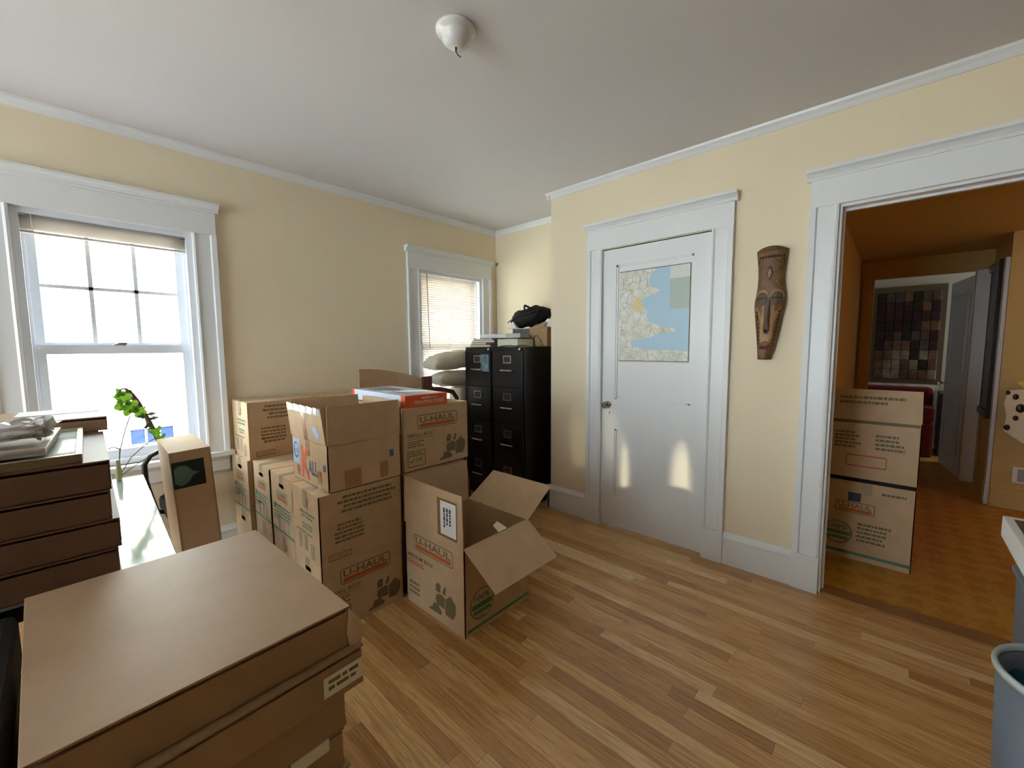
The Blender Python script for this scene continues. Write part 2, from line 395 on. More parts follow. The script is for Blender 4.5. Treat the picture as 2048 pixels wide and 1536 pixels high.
# floor: oak strips, each its own piece
fl = sroot('floor')
sub = MB().box(XW-T, E2+T, YS-T, D+T, -.1, -.012).build('subfloor', mat('dark_subfloor', (60, 40, 26), .9), fl)
PW = .057; meshes = {}
def plank_mesh(L):
    if L not in meshes:
        me = MB().box(.0004, PW-.0004, .0004, L-.0004, -.012, 0).mesh('plank', .0006); me.materials.append(oak_m); meshes[L] = me
    return meshes[L]
rest = MB(); RP = random.Random(3); x = XW; cnt = 0
while x < E2:
    w_in = x > .42; y0, y1 = YS, D
    if x > E-.02: y0 = YN-.02
    y = y0; first = True
    while y < y1-.01:
        L = round(RP.choice((.35, .5, .65, .8, 1.0, 1.25, 1.5)), 2)
        if first: L = round(L*.6, 2); first = False
        if y+L > y1: L = round(y1-y, 3)
        if w_in and y < 2.5 and cnt < 292 and y+L > -1.1:
            o = bpy.data.objects.new('plank', plank_mesh(L)); COL.objects.link(o); o.parent = fl; o.location = (x, y, 0); cnt += 1
        else: rest.box(x+.0004, x+PW-.0004, y+.0004, y+L-.0004, -.012, 0)
        y += L
    x += PW
o = rest.build('covered_planks', oak_m, fl); o['kind'] = 'stuff'
struct('floor_far', MB().box(6.0, 7.85, .42, 1.6, -.1, -.002), mat('dull_far_floor', (120, 90, 60), .5))
# threshold and hall floor
hf = MB().box(E+.12, 9.6, -4.2, .5, -.1, -.002).build('floor_hall', vfloor_m); tag(hf, None, None, None, 'structure')
struct('trim_threshold', MB().extrude([(0, -.004), (.12, -.004), (.11, .006), (.01, .006)], 'y', OY[0], OY[1], lambda u, v, t: (E+u, t, v)), mat('worn_oak_threshold', (150, 104, 58), .35, noise_amt=.15, noise_scale=30))

# crown moulding
CR = [(0, 0), (.038, 0), (.034, -.012), (.02, -.024), (.012, -.036), (.006, -.044), (0, -.044)]
def crown(name, run, a, b, mapf): struct(name, MB().extrude(CR, run, a, b, mapf), trim_m)
crown('trim_1', 'x', XW, E2, lambda u, v, t: (t, D-u, H+v))
crown('trim_2', 'y', YN, D, lambda u, v, t: (E2-u, t, H+v))
crown('trim_3', 'y', YS, YN+.03, lambda u, v, t: (E-u, t, H+v))
crown('trim_4', 'x', E-.03, E2, lambda u, v, t: (t, YN+u, H+v))
# baseboards
BB = [(0, 0), (.02, 0), (.02, .158), (.026, .162), (.026, .172), (.016, .186), (.008, .2), (0, .2)]
def base(name, a, b, mapf, parent=None): struct(name, MB().extrude(BB, 'x', a, b, mapf), trim_m, parent)
base('baseboard_north', XW, E2, lambda u, v, t: (t, D-u, v))
base('baseboard_alcove', YN, D, lambda u, v, t: (E2-u, t, v))
base('baseboard_east', DY[1]+.122, YN+.024, lambda u, v, t: (E-u, t, v))
base('baseboard_east.001', OY[1]+.122, DY[0]-.122, lambda u, v, t: (E-u, t, v))
base('baseboard_closet_side', E-.02, E2, lambda u, v, t: (t, YN+u, v))

# ------------------------------------------------------------------ casings
def casing_pieces(root, horiz, a, b, ztop, zb, wallc, plinth=True, cw=.12, side_n=-1, head=True):
    """casing round an opening a..b on a wall; horiz: 'x' for north wall, 'y' for east wall. d = distance out of the wall"""
    if horiz == 'x': P = lambda u, d, z: (u, wallc+side_n*d, z)
    else: P = lambda u, d, z: (wallc+side_n*d, u, z)
    prof = [(0, 0), (0, .022), (.01, .026), (.02, .018), (.088, .018), (.094, .028), (.12, .03), (.12, 0)]
    zz = .2 if plinth else zb
    for s_, edge in ((-1, a), (1, b)):
        mb = MB(); mb.extrude([(edge+s_*u, d) for u, d in prof], 'z', zz, ztop, lambda u, d, t: P(u, d, t)); mb.build('side_casing', trim_m, root)
        if plinth:
            mb = MB(); mb.extrude([(edge+s_*-.002, 0), (edge+s_*-.002, .03), (edge+s_*.122, .03), (edge+s_*.122, 0)], 'z', 0, .2, lambda u, d, t: P(u, d, t)); mb.build('plinth_block', trim_m, root, .0015)
    if head:
        mb = MB(); mb.extrude([(ztop, 0), (ztop, .024), (ztop+.135, .024), (ztop+.135, 0)], 'x', a-cw, b+cw, lambda z, d, t: P(t, d, z)); mb.build('head_casing', trim_m, root, .001)
        cap = [(ztop+.135, 0), (ztop+.135, .03), (ztop+.145, .034), (ztop+.15, .03), (ztop+.165, .045), (ztop+.172, .058), (ztop+.187, .058), (ztop+.187, 0)]
        mb = MB(); mb.extrude(cap, 'x', a-cw-.018, b+cw+.018, lambda z, d, t: P(t, d, z)); mb.build('cap_moulding', trim_m, root)

# closet door -----------------------------------------------------
d1 = sroot('door_1', (0, 0, 0))
casing_pieces(d1, 'y', DY[0], DY[1], DY[2]+.003, 0, E)
MB().box(E+.001, E+.12, DY[0]-.02, DY[0]-.0005, 0, DY[2]+.02).build('door_jamb', trim_m, d1)
MB().box(E+.001, E+.12, DY[1]+.0005, DY[1]+.02, 0, DY[2]+.02).build('door_jamb', trim_m, d1)
MB().box(E+.001, E+.12, DY[0], DY[1], DY[2], DY[2]+.02).build('door_jamb', trim_m, d1)
lf = MB(); X0, X1 = E+.002, E+.038; ya, yb = DY[0]+.0025, DY[1]-.0025; za, zb_ = .012, DY[2]-.006
pl, pr_ = ya+.105, yb-.105; p1 = (.235, .745); p2 = (.965, 1.925)
lf.box(X0, X1, ya, pl, za, zb_); lf.box(X0, X1, pr_, yb, za, zb_)
for z0, z1 in ((za, p1[0]), (p1[1], p2[0]), (p2[1], zb_)): lf.box(X0, X1, pl, pr_, z0, z1)
leaf = lf.build('door_leaf', trim_m, d1)
for z0, z1 in (p1, p2):
    pn = MB(); pn.box(X0+.012, X1-.01, pl, pr_, z0, z1)
    pn.build('door_panel', trim_m, leaf)
    mo = MB()
    for a, b, c, d in ((pl, pl+.012, z0, z1), (pr_-.012, pr_, z0, z1), (pl, pr_, z0, z0+.012), (pl, pr_, z1-.012, z1)): mo.box(X0+.005, X0+.013, a, b, c, d)
    mo.build('panel_moulding', trim_m, leaf)
kn = MB(); ky, kz = 1.545, .922
kn.lathe([(.0001, 0), (.026, 0), (.027, -.004), (.012, -.007), (.009, -.02), (.0001, -.02)], (E+.002, ky, kz), 'x', 24); kn.build('knob_rosette', chrome_m, leaf)
kb = MB(); prof = [(.0001, -.02), (.014, -.02), (.021, -.028), (.0265, -.038), (.0265, -.046), (.021, -.056), (.012, -.06), (.0001, -.06)]
kb.lathe(prof, (E+.002, ky, kz), 'x', 12); kb.smooth = [False]*len(kb.f); kb.build('door_knob', crystal_m, leaf)
kh = MB(); kh.lathe([(.0001, -.002), (.004, -.002), (.004, 0)], (E+.002, ky-.012, kz-.055), 'x', 12); kh.box(E, E+.002, ky-.0135, ky-.0105, kz-.07, kz-.055); kh.build('keyhole', black_m, leaf)
for z in (.32, 1.72):
    h = MB(); h.tube([(E-.003, DY[0]-.001, z-.045), (E-.003, DY[0]-.001, z+.045)], .006, 10); h.lathe([(.0001, -.008), (.004, -.004), (.006, 0)], (E-.003, DY[0]-.001, z-.045), 'z', 10)
    h.build('hinge', trim_m, d1)
MB().box(E+.04, E+.12, DY[0], DY[1], 0, .01).build('door_sill', mat('dark_gap', (30, 20, 14), .9), d1)

# cased opening to hall --------------------------------------------
d2 = sroot('door_2')
casing_pieces(d2, 'y', OY[0], OY[1], OY[2], 0, E)
casing_pieces(d2, 'y', OY[0], OY[1], OY[2], 0, E+.12, side_n=1, head=False)
for y0, y1 in ((OY[1]-.012, OY[1]), (OY[0], OY[0]+.012)): MB().box(E-.004, E+.124, y0, y1, 0, OY[2]).build('jamb_board', trim_m, d2)
MB().box(E-.004, E+.124, OY[0]+.012, OY[1]-.012, OY[2]-.014, OY[2]).build('head_jamb', trim_m, d2)
MB().box(E+.05, E+.065, OY[1]-.022, OY[1]-.012, 0, OY[2]-.014).build('door_stop', trim_m, d2)
MB().box(E+.05, E+.065, OY[0]+.012, OY[1]-.022, OY[2]-.026, OY[2]-.014).build('door_stop', trim_m, d2)

# ------------------------------------------------------------------ windows
def window(name, x0, x1, z0, z1, muntins):
    r = sroot(name)
    casing_pieces(r, 'x', x0, x1, z1, .675, D, plinth=False)
    fr = MB()
    fr.box(x0, x0+.03, D+.002, D+T+.02, z0, z1); fr.box(x1-.03, x1, D+.002, D+T+.02, z0, z1)
    fr.box(x0+.03, x1-.03, D+.002, D+T+.02, z1-.03, z1); fr.box(x0+.03, x1-.03, D+.03, D+T+.02, z0, z0+.03)
    for s_ in (x0+.03, x1-.042): fr.box(s_, s_+.012, D+.05, D+.058, z0+.03, z1-.03)
    fr.build('window_frame', vinyl_m, r)
    MB().box(x0-.14, x1+.14, D-.055, D+.03, z0-.032, z0).build('window_stool', trim_m, r, .004)
    ap = [(0, z0-.032), (.03, z0-.032), (.022, z0-.05), (.018, z0-.06), (.018, z0-.125), (.012, z0-.135), (0, z0-.135)]
    MB().extrude(ap, 'x', x0-.115, x1+.115, lambda d, z, t: (t, D-d, z)).build('window_apron', trim_m, r)
    zm = 1.362; a, b = x0+.033, x1-.033; st = .042
    def sash(y0, za, zb, bot, top, name_):
        s_ = MB(); s_.box(a, a+st, y0, y0+.032, za, zb); s_.box(b-st, b, y0, y0+.032, za, zb)
        s_.box(a+st, b-st, y0, y0+.032, za, za+bot); s_.box(a+st, b-st, y0, y0+.032, zb-top, zb)
        so = s_.build('sash', vinyl_m, r)
        MB().box(a+st, b-st, y0+.014, y0+.019, za+bot, zb-top).build('glass_pane', glass_m, so)
        return so, (a+st, b-st, za+bot, zb-top)
    lo, _ = sash(D+.055, z0+.032, zm+.012, .05, .046, 'lower')
    up, (ga, gb, gc, gd) = sash(D+.092, zm-.016, z1-.032, .045, .04, 'upper')
    if muntins:
        for k in (1, 2):
            xx = ga+(gb-ga)*k/3; MB().box(xx-.009, xx+.009, D+.1, D+.118, gc, gd).build('muntin', vinyl_m, up)
        zz = gc+(gd-gc)*.5; MB().box(ga, gb, D+.1, D+.118, zz-.009, zz+.009).build('muntin', vinyl_m, up)
    lk = MB(); xc = (x0+x1)/2; lk.lathe([(.03, 0), (.028, .006), (.018, .012), (.0001, .014)], (xc, D+.068, zm+.012), 'z', 20, sy=.5); lk.box(xc-.006, xc+.03, D+.058, D+.066, zm+.018, zm+.028)
    lk.build('sash_lock', mat('dull_brass', (120, 116, 110), .4, metal=.6), lo)
    return r
window('window_1', *W1, True)
window('window_2', *W2, False)

w3 = sroot('window_3')   # added window in the unseen west wall, sized to light the room
fr3 = MB()
for a, b, c, d in ((W3[0], W3[0]+.05, W3[2], W3[3]), (W3[1]-.05, W3[1], W3[2], W3[3]), (W3[0]+.05, W3[1]-.05, W3[2], W3[2]+.06), (W3[0]+.05, W3[1]-.05, W3[3]-.06, W3[3]), (W3[0]+.05, W3[1]-.05, 1.345, 1.385)): fr3.box(XW-.1, XW-.05, a, b, c, d)
fr3.build('sash', vinyl_m, w3); MB().box(XW-.078, XW-.073, W3[0]+.05, W3[1]-.05, W3[2]+.06, W3[3]-.06).build('glass_pane', glass_m, w3)
c3 = MB()
for a, b, c, d in ((W3[0]-.12, W3[0], .675, W3[3]+.15), (W3[1], W3[1]+.12, .675, W3[3]+.15), (W3[0], W3[1], W3[3], W3[3]+.15), (W3[0]-.12, W3[1]+.12, .56, .675)): c3.box(XW, XW+.022, a, min(b, D-.002), c, d)
c3.build('window_casing', trim_m, w3)
# raised blind in window 1
b1 = thing('window_blind', 'ivory mini blind drawn all the way up under the head of the left window', 'window blind', ((W1[0]+W1[1])/2, D+.03, W1[3]))
hw = .335
MB().box(-hw, hw, -.014, .012, -.032, -.006).build('head_rail', slat_m, b1, .002)
for k in range(16):
    z = -.036-.0042*k
    sl = MB(); sl.add([(-hw+.004, -.0125, z-.0012), (hw-.004, -.0125, z-.0012), (hw-.004, 0, z+.0008), (-hw+.004, 0, z+.0008), (hw-.004, .0125, z-.0012), (-hw+.004, .0125, z-.0012)], [(0, 1, 2, 3), (3, 2, 4, 5)])
    if k == 0: sm = sl.mesh('slat', 0, False); sm.materials.append(slat_m)
    o = bpy.data.objects.new('slat', sm); COL.objects.link(o); o.parent = b1; o.location = (random.uniform(-.002, .002), 0, -.0042*k)
MB().box(-hw+.003, hw-.003, -.012, .012, -.12, -.108).build('bottom_rail', slat_m, b1, .002)
MB().tube([(-hw+.05, -.016, -.03), (-hw+.05, -.018, -.1)], .002, 6).build('cord', white_paper_m, b1)
MB().box(hw-.03, hw+.004, -.018, .014, -.04, -.004).build('bracket', chrome_m, b1)
MB().box(-hw-.004, -hw+.03, -.018, .014, -.04, -.004).build('bracket', chrome_m, b1)
# lowered blind in window 2
b2 = thing('window_blind', 'ivory mini blind lowered over the right window behind the pillows', 'window blind', (2.575, D+.026, W2[3]))
hw = .345
MB().box(-hw, hw, -.014, .012, -.032, -.006).build('head_rail', mat('mauve_grey_rail', (150, 138, 136), .4), b2, .002)
sl = MB(); ang = math.radians(50); c_, s_ = math.cos(ang)*.0125, math.sin(ang)*.0125
sl.add([(-hw+.004, -c_, s_), (hw-.004, -c_, s_), (hw-.004, .001, .0015), (-hw+.004, .001, .0015), (hw-.004, c_, -s_), (-hw+.004, c_, -s_)], [(0, 1, 2, 3), (3, 2, 4, 5)])
sm2 = sl.mesh('slat', 0, False); sm2.materials.append(slat_m)
nsl = 60
for k in range(nsl):
    o = bpy.data.objects.new('slat', sm2); COL.objects.link(o); o.parent = b2; o.location = (0, 0, -.045-.021*k)
MB().box(-hw+.003, hw-.003, -.012, .012, -.045-.021*nsl-.008, -.045-.021*nsl).build('bottom_rail', slat_m, b2, .002)
for u in (-.27, 0, .27): MB().tube([(u, -.014, -.03), (u, -.014, -1.31)], .0012, 5).build('ladder_cord', white_paper_m, b2)
MB().tube([(-.27, -.024, -.03), (-.255, -.026, -.7)], .0035, 6).build('tilt_wand', mat('smoky_wand', (120, 96, 96), .3), b2)

# ------------------------------------------------------------------ outside
oy = 9.0
nb = thing('neighbouring_house', 'cream clapboard house close outside the windows', 'house', (0, oy, -3))
MB().box(-9, 12, .03, 4, 0, 7.4).build('wall', siding_m, nb)
bm_ = MB(); bm_.add([(-9, 0, 0), (12, 0, 0), (12, .028, .105), (-9, .028, .105), (-9, .03, 0), (12, .03, 0)], [(0, 1, 2, 3), (0, 4, 5, 1), (0, 3, 4), (1, 5, 2)])
sme = bm_.mesh('clapboard'); sme.materials.append(siding_m)
for k in range(74):
    o = bpy.data.objects.new('clapboard', sme); COL.objects.link(o); o.parent = nb; o.location = (0, 0, k*.1)
wx0, wx1, wz0, wz1 = .67, 1.21, 2.0, 3.07
wf = MB()
for a, b, c, d in ((wx0-.09, wx0, wz0-.09, wz1+.09), (wx1, wx1+.09, wz0-.09, wz1+.09), (wx0, wx1, wz1, wz1+.09), (wx0, wx1, wz0-.09, wz0), (.845, .87, wz0, wz1), (1.02, 1.04, wz0, wz1), (wx0, wx1, 2.8, 2.825), (wx0, wx1, 2.5, 2.55)): wf.box(a, b, -.05, .03, c, d)
wo = wf.build('window', vinyl_m, nb)
MB().box(wx0, wx1, -.012, .03, wz0, wz1).build('pane', pane_out_m, wo)
gr = MB().box(-20, 25, D+T+.1, 30, -3.1, -3).build('ground', grass_m); tag(gr, None, None, None, 'structure')

# ------------------------------------------------------------------ hall and far room
HZ = 2.24
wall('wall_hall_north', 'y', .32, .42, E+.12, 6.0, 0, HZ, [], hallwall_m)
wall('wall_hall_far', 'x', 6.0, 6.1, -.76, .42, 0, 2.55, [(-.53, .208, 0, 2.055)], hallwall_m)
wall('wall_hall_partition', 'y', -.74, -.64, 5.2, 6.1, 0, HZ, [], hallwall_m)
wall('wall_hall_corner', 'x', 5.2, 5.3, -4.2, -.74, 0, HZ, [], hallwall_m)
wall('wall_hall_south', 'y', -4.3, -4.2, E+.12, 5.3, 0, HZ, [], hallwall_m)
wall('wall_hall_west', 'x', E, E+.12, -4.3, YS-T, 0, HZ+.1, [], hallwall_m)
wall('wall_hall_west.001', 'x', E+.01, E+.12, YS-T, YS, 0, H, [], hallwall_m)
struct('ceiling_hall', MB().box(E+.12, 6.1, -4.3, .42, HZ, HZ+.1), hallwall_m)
far_m = mat('white_far_wall', (222, 214, 196), .7)
wall('wall_far_east', 'x', 7.75, 7.85, -3, 1.5, 0, 2.5, [], far_m)
wall('wall_far_south', 'y', -3.1, -3, 5.3, 7.85, 0, 2.5, [], far_m)
wall('wall_far_west', 'x', 5.95, 6.1, -3, -.74, 0, 2.5, [], far_m)
wall('wall_far_west.001', 'x', 5.95, 6.1, .42, 1.5, 0, 2.5, [], far_m)
wall('wall_far_north', 'y', 1.5, 1.6, 6.1, 7.85, 0, 2.5, [], far_m)
struct('ceiling_far_room', MB().box(6.1, 9.6, -4.2, 1.6, 2.5, 2.6), far_m)
struct('baseboard_hall', MB().box(5.18, 5.2, -4.2, -.64, 0, .16), hallwall_m)
# door into far room, open
d3 = sroot('door_3', (6.08, -.525, 0)); d3.rotation_euler = (0, 0, math.radians(8.5))
lm = MB(); bdoor_m = mat('pale_blue_white_paint', (210, 220, 236), .4)
lm.box(0, .7, -.036, 0, .01, 2.02).build('door_leaf', bdoor_m, d3, .002)
for z0, z1 in ((.2, .75), (.95, 1.88)):
    mo = MB()
    for a, b, c, d in ((.1, .115, z0, z1), (.585, .6, z0, z1), (.1, .6, z0, z0+.015), (.1, .6, z1-.015, z1)): mo.box(a, b, 0, .008, c, d)
    mo.build('panel_moulding', bdoor_m, d3)
MB().lathe([(.0001, 0), (.025, 0), (.01, .01), (.009, .03), (.026, .045), (.02, .062), (.0001, .066)], (.64, 0, .92), 'y', 16).build('door_knob', crystal_m, d3)
d3c = sroot('trim_5')
MB().box(5.972, 6.0, .208, .3, 0, 2.055).build('side_casing', hallwall_m, d3c)
MB().box(5.972, 6.0, -.62, -.53, 0, 2.055).build('side_casing', trim_m, d3c)
d4 = sroot('door_4')
MB().box(5.24, 5.33, -.64, -.618, 0, 2.05).build('side_casing', trim_m, d4)
MB().box(5.225, 5.34, -.64, -.612, 0, .18).build('plinth_block', trim_m, d4, .004)
# tall black frame on the partition
tf = thing('tall_picture_frame', 'tall narrow black picture frame seen edge on along the hall', 'picture frame', (5.75, -.64, .7))
fm = MB()
for a, b, c, d in ((-.3, -.24, 0, 1.37), (.24, .3, 0, 1.37), (-.24, .24, 0, .06), (-.24, .24, 1.31, 1.37)): fm.box(a, b, 0, .035, c, d)
fm.build('frame', lead_m, tf, .003); MB().box(-.24, .24, 0, .012, .06, 1.31).build('picture', mat('dark_print', (80, 66, 50), .4, noise_amt=.4), tf)
# quilt on the far wall
qt = thing('patchwork_quilt', 'brown patchwork quilt wall hanging with pale fringe in the far room', 'quilt', (7.74, -.09, .83))
R5 = random.Random(5); n1, n2 = 7, 9; qw, qh = .72, 1.3
MB().box(-.015, 0, -qw/2, qw/2, 0, qh).build('border', mat('olive_quilt_border', (112, 98, 74), .9, bump=.4, bump_scale=30), qt)
for i in range(n1):
    for j in range(n2):
        u0, u1 = -qw/2+.05+(qw-.1)*i/n1, -qw/2+.05+(qw-.1)*(i+1)/n1; v0, v1 = .06+(qh-.14)*j/n2, .06+(qh-.14)*(j+1)/n2
        p = MB(); um, vm = (u0+u1)/2, (v0+v1)/2
        p.add([(-.016, u0, v0), (-.016, u1, v0), (-.016, u1, v1), (-.016, u0, v1), (-.026, u0+.008, v0+.008), (-.026, u1-.008, v0+.008), (-.026, u1-.008, v1-.008), (-.026, u0+.008, v1-.008)], [(0, 1, 5, 4), (1, 2, 6, 5), (2, 3, 7, 6), (3, 0, 4, 7), (4, 5, 6, 7)])
        k = R5.choice((0, 1, 2, 3, 5, 0, 1, 5)) if j > 2 else R5.choice((1, 4, 3, 2, 4))
        p.build('patch', quilt_mat(k), qt)
fg = MB(); nn = 24
vs = []
for i in range(nn+1):
    u = -qw/2+qw*i/nn; vs += [(-.01, u, .0), (-.03+.008*math.sin(i*1.1), u, -.07-.02*math.sin(i*.55))]
fg.add(vs, [(2*i, 2*i+2, 2*i+3, 2*i+1) for i in range(nn)]); fg.build('fringe', cream_paper_m, qt)
# red sofa, dark low bookcase
sf = thing('red_sofa', 'dark red sofa under the quilt in the far room', 'sofa', (7.3, .0, 0))
rd = mat('deep_red_upholstery', (110, 16, 24), .8, bump=.4)
MB().box(-.35, .35, -.38, .5, .0, .42).build('seat', rd, sf, .03); MB().box(.1, .38, -.38, .5, .42, .8).build('backrest', rd, sf, .05)
for y in (-.38, .38): MB().box(-.35, .2, y, y+.12, .42, .6).build('armrest', rd, sf, .03)
bc = thing('low_bookcase', 'low black bookcase beside the open blue-white door', 'bookcase', (7.3, -.52, 0))
for z in (0, .25, .5, .74): MB().box(-.15, .35, -.12, .08, z, z+.02).build('shelf', blackpl_m, bc)
for y in (-.13, .08): MB().box(-.15, .35, y, y+.015, 0, .76).build('side_panel', blackpl_m, bc)
MB().box(.34, .35, -.12, .08, .02, .74).build('back_panel', blackpl_m, bc)
MB().box(7.17, 7.3, -.56, -.48, .762, .84).build('small_carton', lgrey_m); tag(bpy.data.objects['small_carton'], 'small pale carton on top of the low black bookcase', 'box')
# light switch plate and cow print apron on the hall corner wall
sw = thing('wall_plate', 'white wall plate with a grey outlet on the tan hall wall', 'wall plate', (5.19, -.79, .29))
MB().box(-.006, 0, -.04, .04, -.065, .065).build('plate', white_paper_m, sw, .002); MB().box(-.012, -.006, -.04, .012, -.05, .05).build('outlet', lgrey_m, sw)
ap = thing('cow_print_apron', 'black and white spotted cloth hanging on the tan hall wall at the right edge', 'apron', (5.14, -.78, .98))
pts = [(.1, 0), (.12, -.1), (.1, -.22), (.11, -.33), (.0, -.42), (-.3, -.46), (-.34, -.02), (-.1, .03)]
MB().plate([(0, y, z) for y, z in pts], .02).build('cloth', cream_paper_m, ap, .004)
for y, z, r in ((.06, -.05, .02), (.03, -.14, .03), (.05, -.22, .018), (.09, -.3, .02), (-.02, -.26, .03), (-.05, -.08, .04), (-.04, -.38, .045), (.1, -.02, .014), (-.12, -.2, .04)):
    MB().lathe([(.0001, -.004), (r*.8, -.004), (r, .003)], (-.018, y, z), 'x', 9, sy=1.4).build('spot', blackpl_m, ap)
MB().plate([(-.02, .06, .06), (-.02, -.04, .12), (-.02, -.12, .0), (-.02, -.02, -.02)], .012).build('yellow_tie', mat('yellow_cloth', (236, 214, 90), .7), ap)

# ------------------------------------------------------------------ cartons
def local_faces(w, d, h):   # frames of the four sides and top in a box centred on its base
    return {'S': (Frame((-w/2, -d/2, 0), (1, 0, 0), (0, 0, 1)), w), 'W': (Frame((-w/2, d/2, 0), (0, -1, 0), (0, 0, 1)), d),
            'E': (Frame((w/2, -d/2, 0), (0, 1, 0), (0, 0, 1)), d), 'N': (Frame((w/2, d/2, 0), (-1, 0, 0), (0, 0, 1)), w),
            'T': (Frame((-w/2, -d/2, h), (1, 0, 0), (0, 1, 0)), w)}
def carton(label, x0, y0, z0, w, d, h, rz=0, holes=(), top='closed', seam='x', tape=True, prints=(), group=None, name='moving_box', material=None, cat='cardboard box'):
    M = material or card_m; t = .005
    a = math.radians(rz); cx, cy = w/2, d/2
    loc = (x0+cx*math.cos(a)-cy*math.sin(a), y0+cx*math.sin(a)+cy*math.cos(a), z0)
    r = thing(name, label, cat, loc, a, group); F = local_faces(w, d, h)
    mb = MB()
    for s_ in 'SWEN':
        fr, fw = F[s_]; hh = h-(t if top == 'closed' else 0)
        holed_panel(mb, fr, fw, hh, [(fw/2, h-.06, .036, .014)] if s_ in holes else [], t)
    mb.box(-w/2+t, w/2-t, -d/2+t, d/2-t, .0005, t)
    mb.build('box_body', M, r)
    if top == 'closed':
        if seam == 'x':
            for s_ in (-1, 1):
                y1 = s_*.0015; MB().hexa([(-w/2, min(y1, s_*d/2), h-t), (w/2, min(y1, s_*d/2), h-t), (w/2, max(y1, s_*d/2), h-t), (-w/2, max(y1, s_*d/2), h-t), (-w/2, min(y1, s_*d/2), h), (w/2, min(y1, s_*d/2), h), (w/2, max(y1, s_*d/2), h), (-w/2, max(y1, s_*d/2), h)]).build('top_flap', M, r, .0012)
        elif seam == 'none': MB().box(-w/2, w/2, -d/2, d/2, h-t, h).build('top_flap', M, r, .0012)
        else:
            for s_ in (-1, 1):
                x1 = s_*.0015; MB().box(min(x1, s_*w/2), max(x1, s_*w/2), -d/2, d/2, h-t, h).build('top_flap', M, r, .0012)
        if tape:
            tb = MB()
            if seam == 'x':
                q_rect(tb, F['T'][0], 0, w, d/2-.025, d/2+.025, .0006)
                for s_ in 'WE': q_rect(tb, F[s_][0], d/2-.025, d/2+.025, h-(.038 if s_ in holes else .075), h, .0012)
            else:
                q_rect(tb, F['T'][0], w/2-.025, w/2+.025, 0, d, .0006)
                for s_ in 'SN': q_rect(tb, F[s_][0], w/2-.025, w/2+.025, h-.06, h, .0012)
            tb.build('packing_tape', tape_m, r, 0, False)
    inks = {}
    def ink(k):
        if k not in inks: inks[k] = MB()
        return inks[k]
    for s_, fn, fl_ in prints:
        fr, fw = F[s_]
        if fl_: fr = fr.flip(fw, h)
        fn(ink, fr, fw, h)
    for k, mbk in inks.items():
        mt, nm = {'ink': (ink_m, 'printing'), 'green': (green_m, 'green_printing'), 'orange': (orange_m, 'orange_printing'), 'white': (white_paper_m, 'paper_label'), 'red': (red_m, 'orange_lettering'), 'blue': (blue_m, 'blue_lettering'), 'lblue': (lblue_m, 'sticker'), 'btape': (btape_m, 'brown_tape'), 'teal': (mat('dark_teal_label', (24, 44, 56), .35), 'label'), 'aqua': (mat('pale_aqua_print', (92, 128, 118), .4), 'label_print'), 'hand': (mat('black_pen', (50, 46, 44), .6), 'handwriting'), 'tape': (tape_m, 'shiny_tape')}[k]
        po = mbk.build(nm, mt, r, 0, False)
        if k in ('ink', 'green', 'orange', 'tape', 'btape', 'blue'): po['kind'] = 'stuff'
    return r
def logo(ink, fr, u0, u1, v0, v1, stripe='orange', k='ink', th=.005):
    r = min(.014, (v1-v0)*.2)
    q_ring(ink(k), fr, rrect(u0, u1, v0, v1, r), rrect(u0+th, u1-th, v0+th, v1-th, r*.7))
    hh = v1-v0
    q_text(ink(k), fr, 'U-HAUL', u0+hh*.2, v0+hh*.42, hh*.44, (u1-u0)-hh*.42, bold=.02)
    q_rect(ink(stripe), fr, u0+hh*.2, u1-hh*.2, v0+hh*.13, v0+hh*.36)
def picture(ink, fr, u0, u1, v0, v1):   # printed pile of boxes and armchair
    w, h = u1-u0, v1-v0; P = lambda l: [(u0+a*w, v0+b*h) for a, b in l]
    q_poly(ink('ink'), fr, P([(.0, .0), (.45, .02), (.5, .12), (.35, .3), (.18, .3), (.12, .12), (.02, .08)]))
    q_poly(ink('ink'), fr, P([(.3, .3), (.6, .28), (.62, .62), (.5, .68), (.3, .62), (.26, .45)]), .001)
    q_poly(ink('ink'), fr, P([(.62, .14), (.9, .12), (1, .35), (1, .62), (.82, .8), (.64, .62)]))
    q_poly(ink('ink'), fr, P([(.28, .7), (.44, .7), (.46, .95), (.36, 1), (.28, .9)])); q_poly(ink('ink'), fr, P([(.52, .74), (.62, .7), (.66, .95), (.6, .98)]))
def pr_small(name):
    def f(ink, fr, w, h):
        logo(ink, fr, w*.2, w*.82, h*.64, h*.87)
        q_text(ink('ink'), fr, name, w*.055, h*.53, h*.055, w*.38, bold=.02)
        q_rect(ink('orange'), fr, w*.06, w*.42, h*.495, h*.505)
        q_lines(ink('ink'), fr, w*.06, w*.3, h*.36, h*.47, 3, 4)
        q_ring(ink('ink'), fr, rrect(w*.05, w*.31, h*.05, h*.31, .008), rrect(w*.062, w*.298, h*.065, h*.295, .006))
        q_lines(ink('ink'), fr, w*.075, w*.28, h*.21, h*.285, 2, 9)
        q_text(ink('green'), fr, 'OK', w*.17, h*.12, h*.065, bold=.03)
        q_poly(ink('green'), fr, [(w*.08, h*.15), (w*.095, h*.16), (w*.11, h*.135), (w*.15, h*.19), (w*.155, h*.18), (w*.112, h*.11)])
        picture(ink, fr, w*.52, w*.95, h*.05, h*.48)
    return f
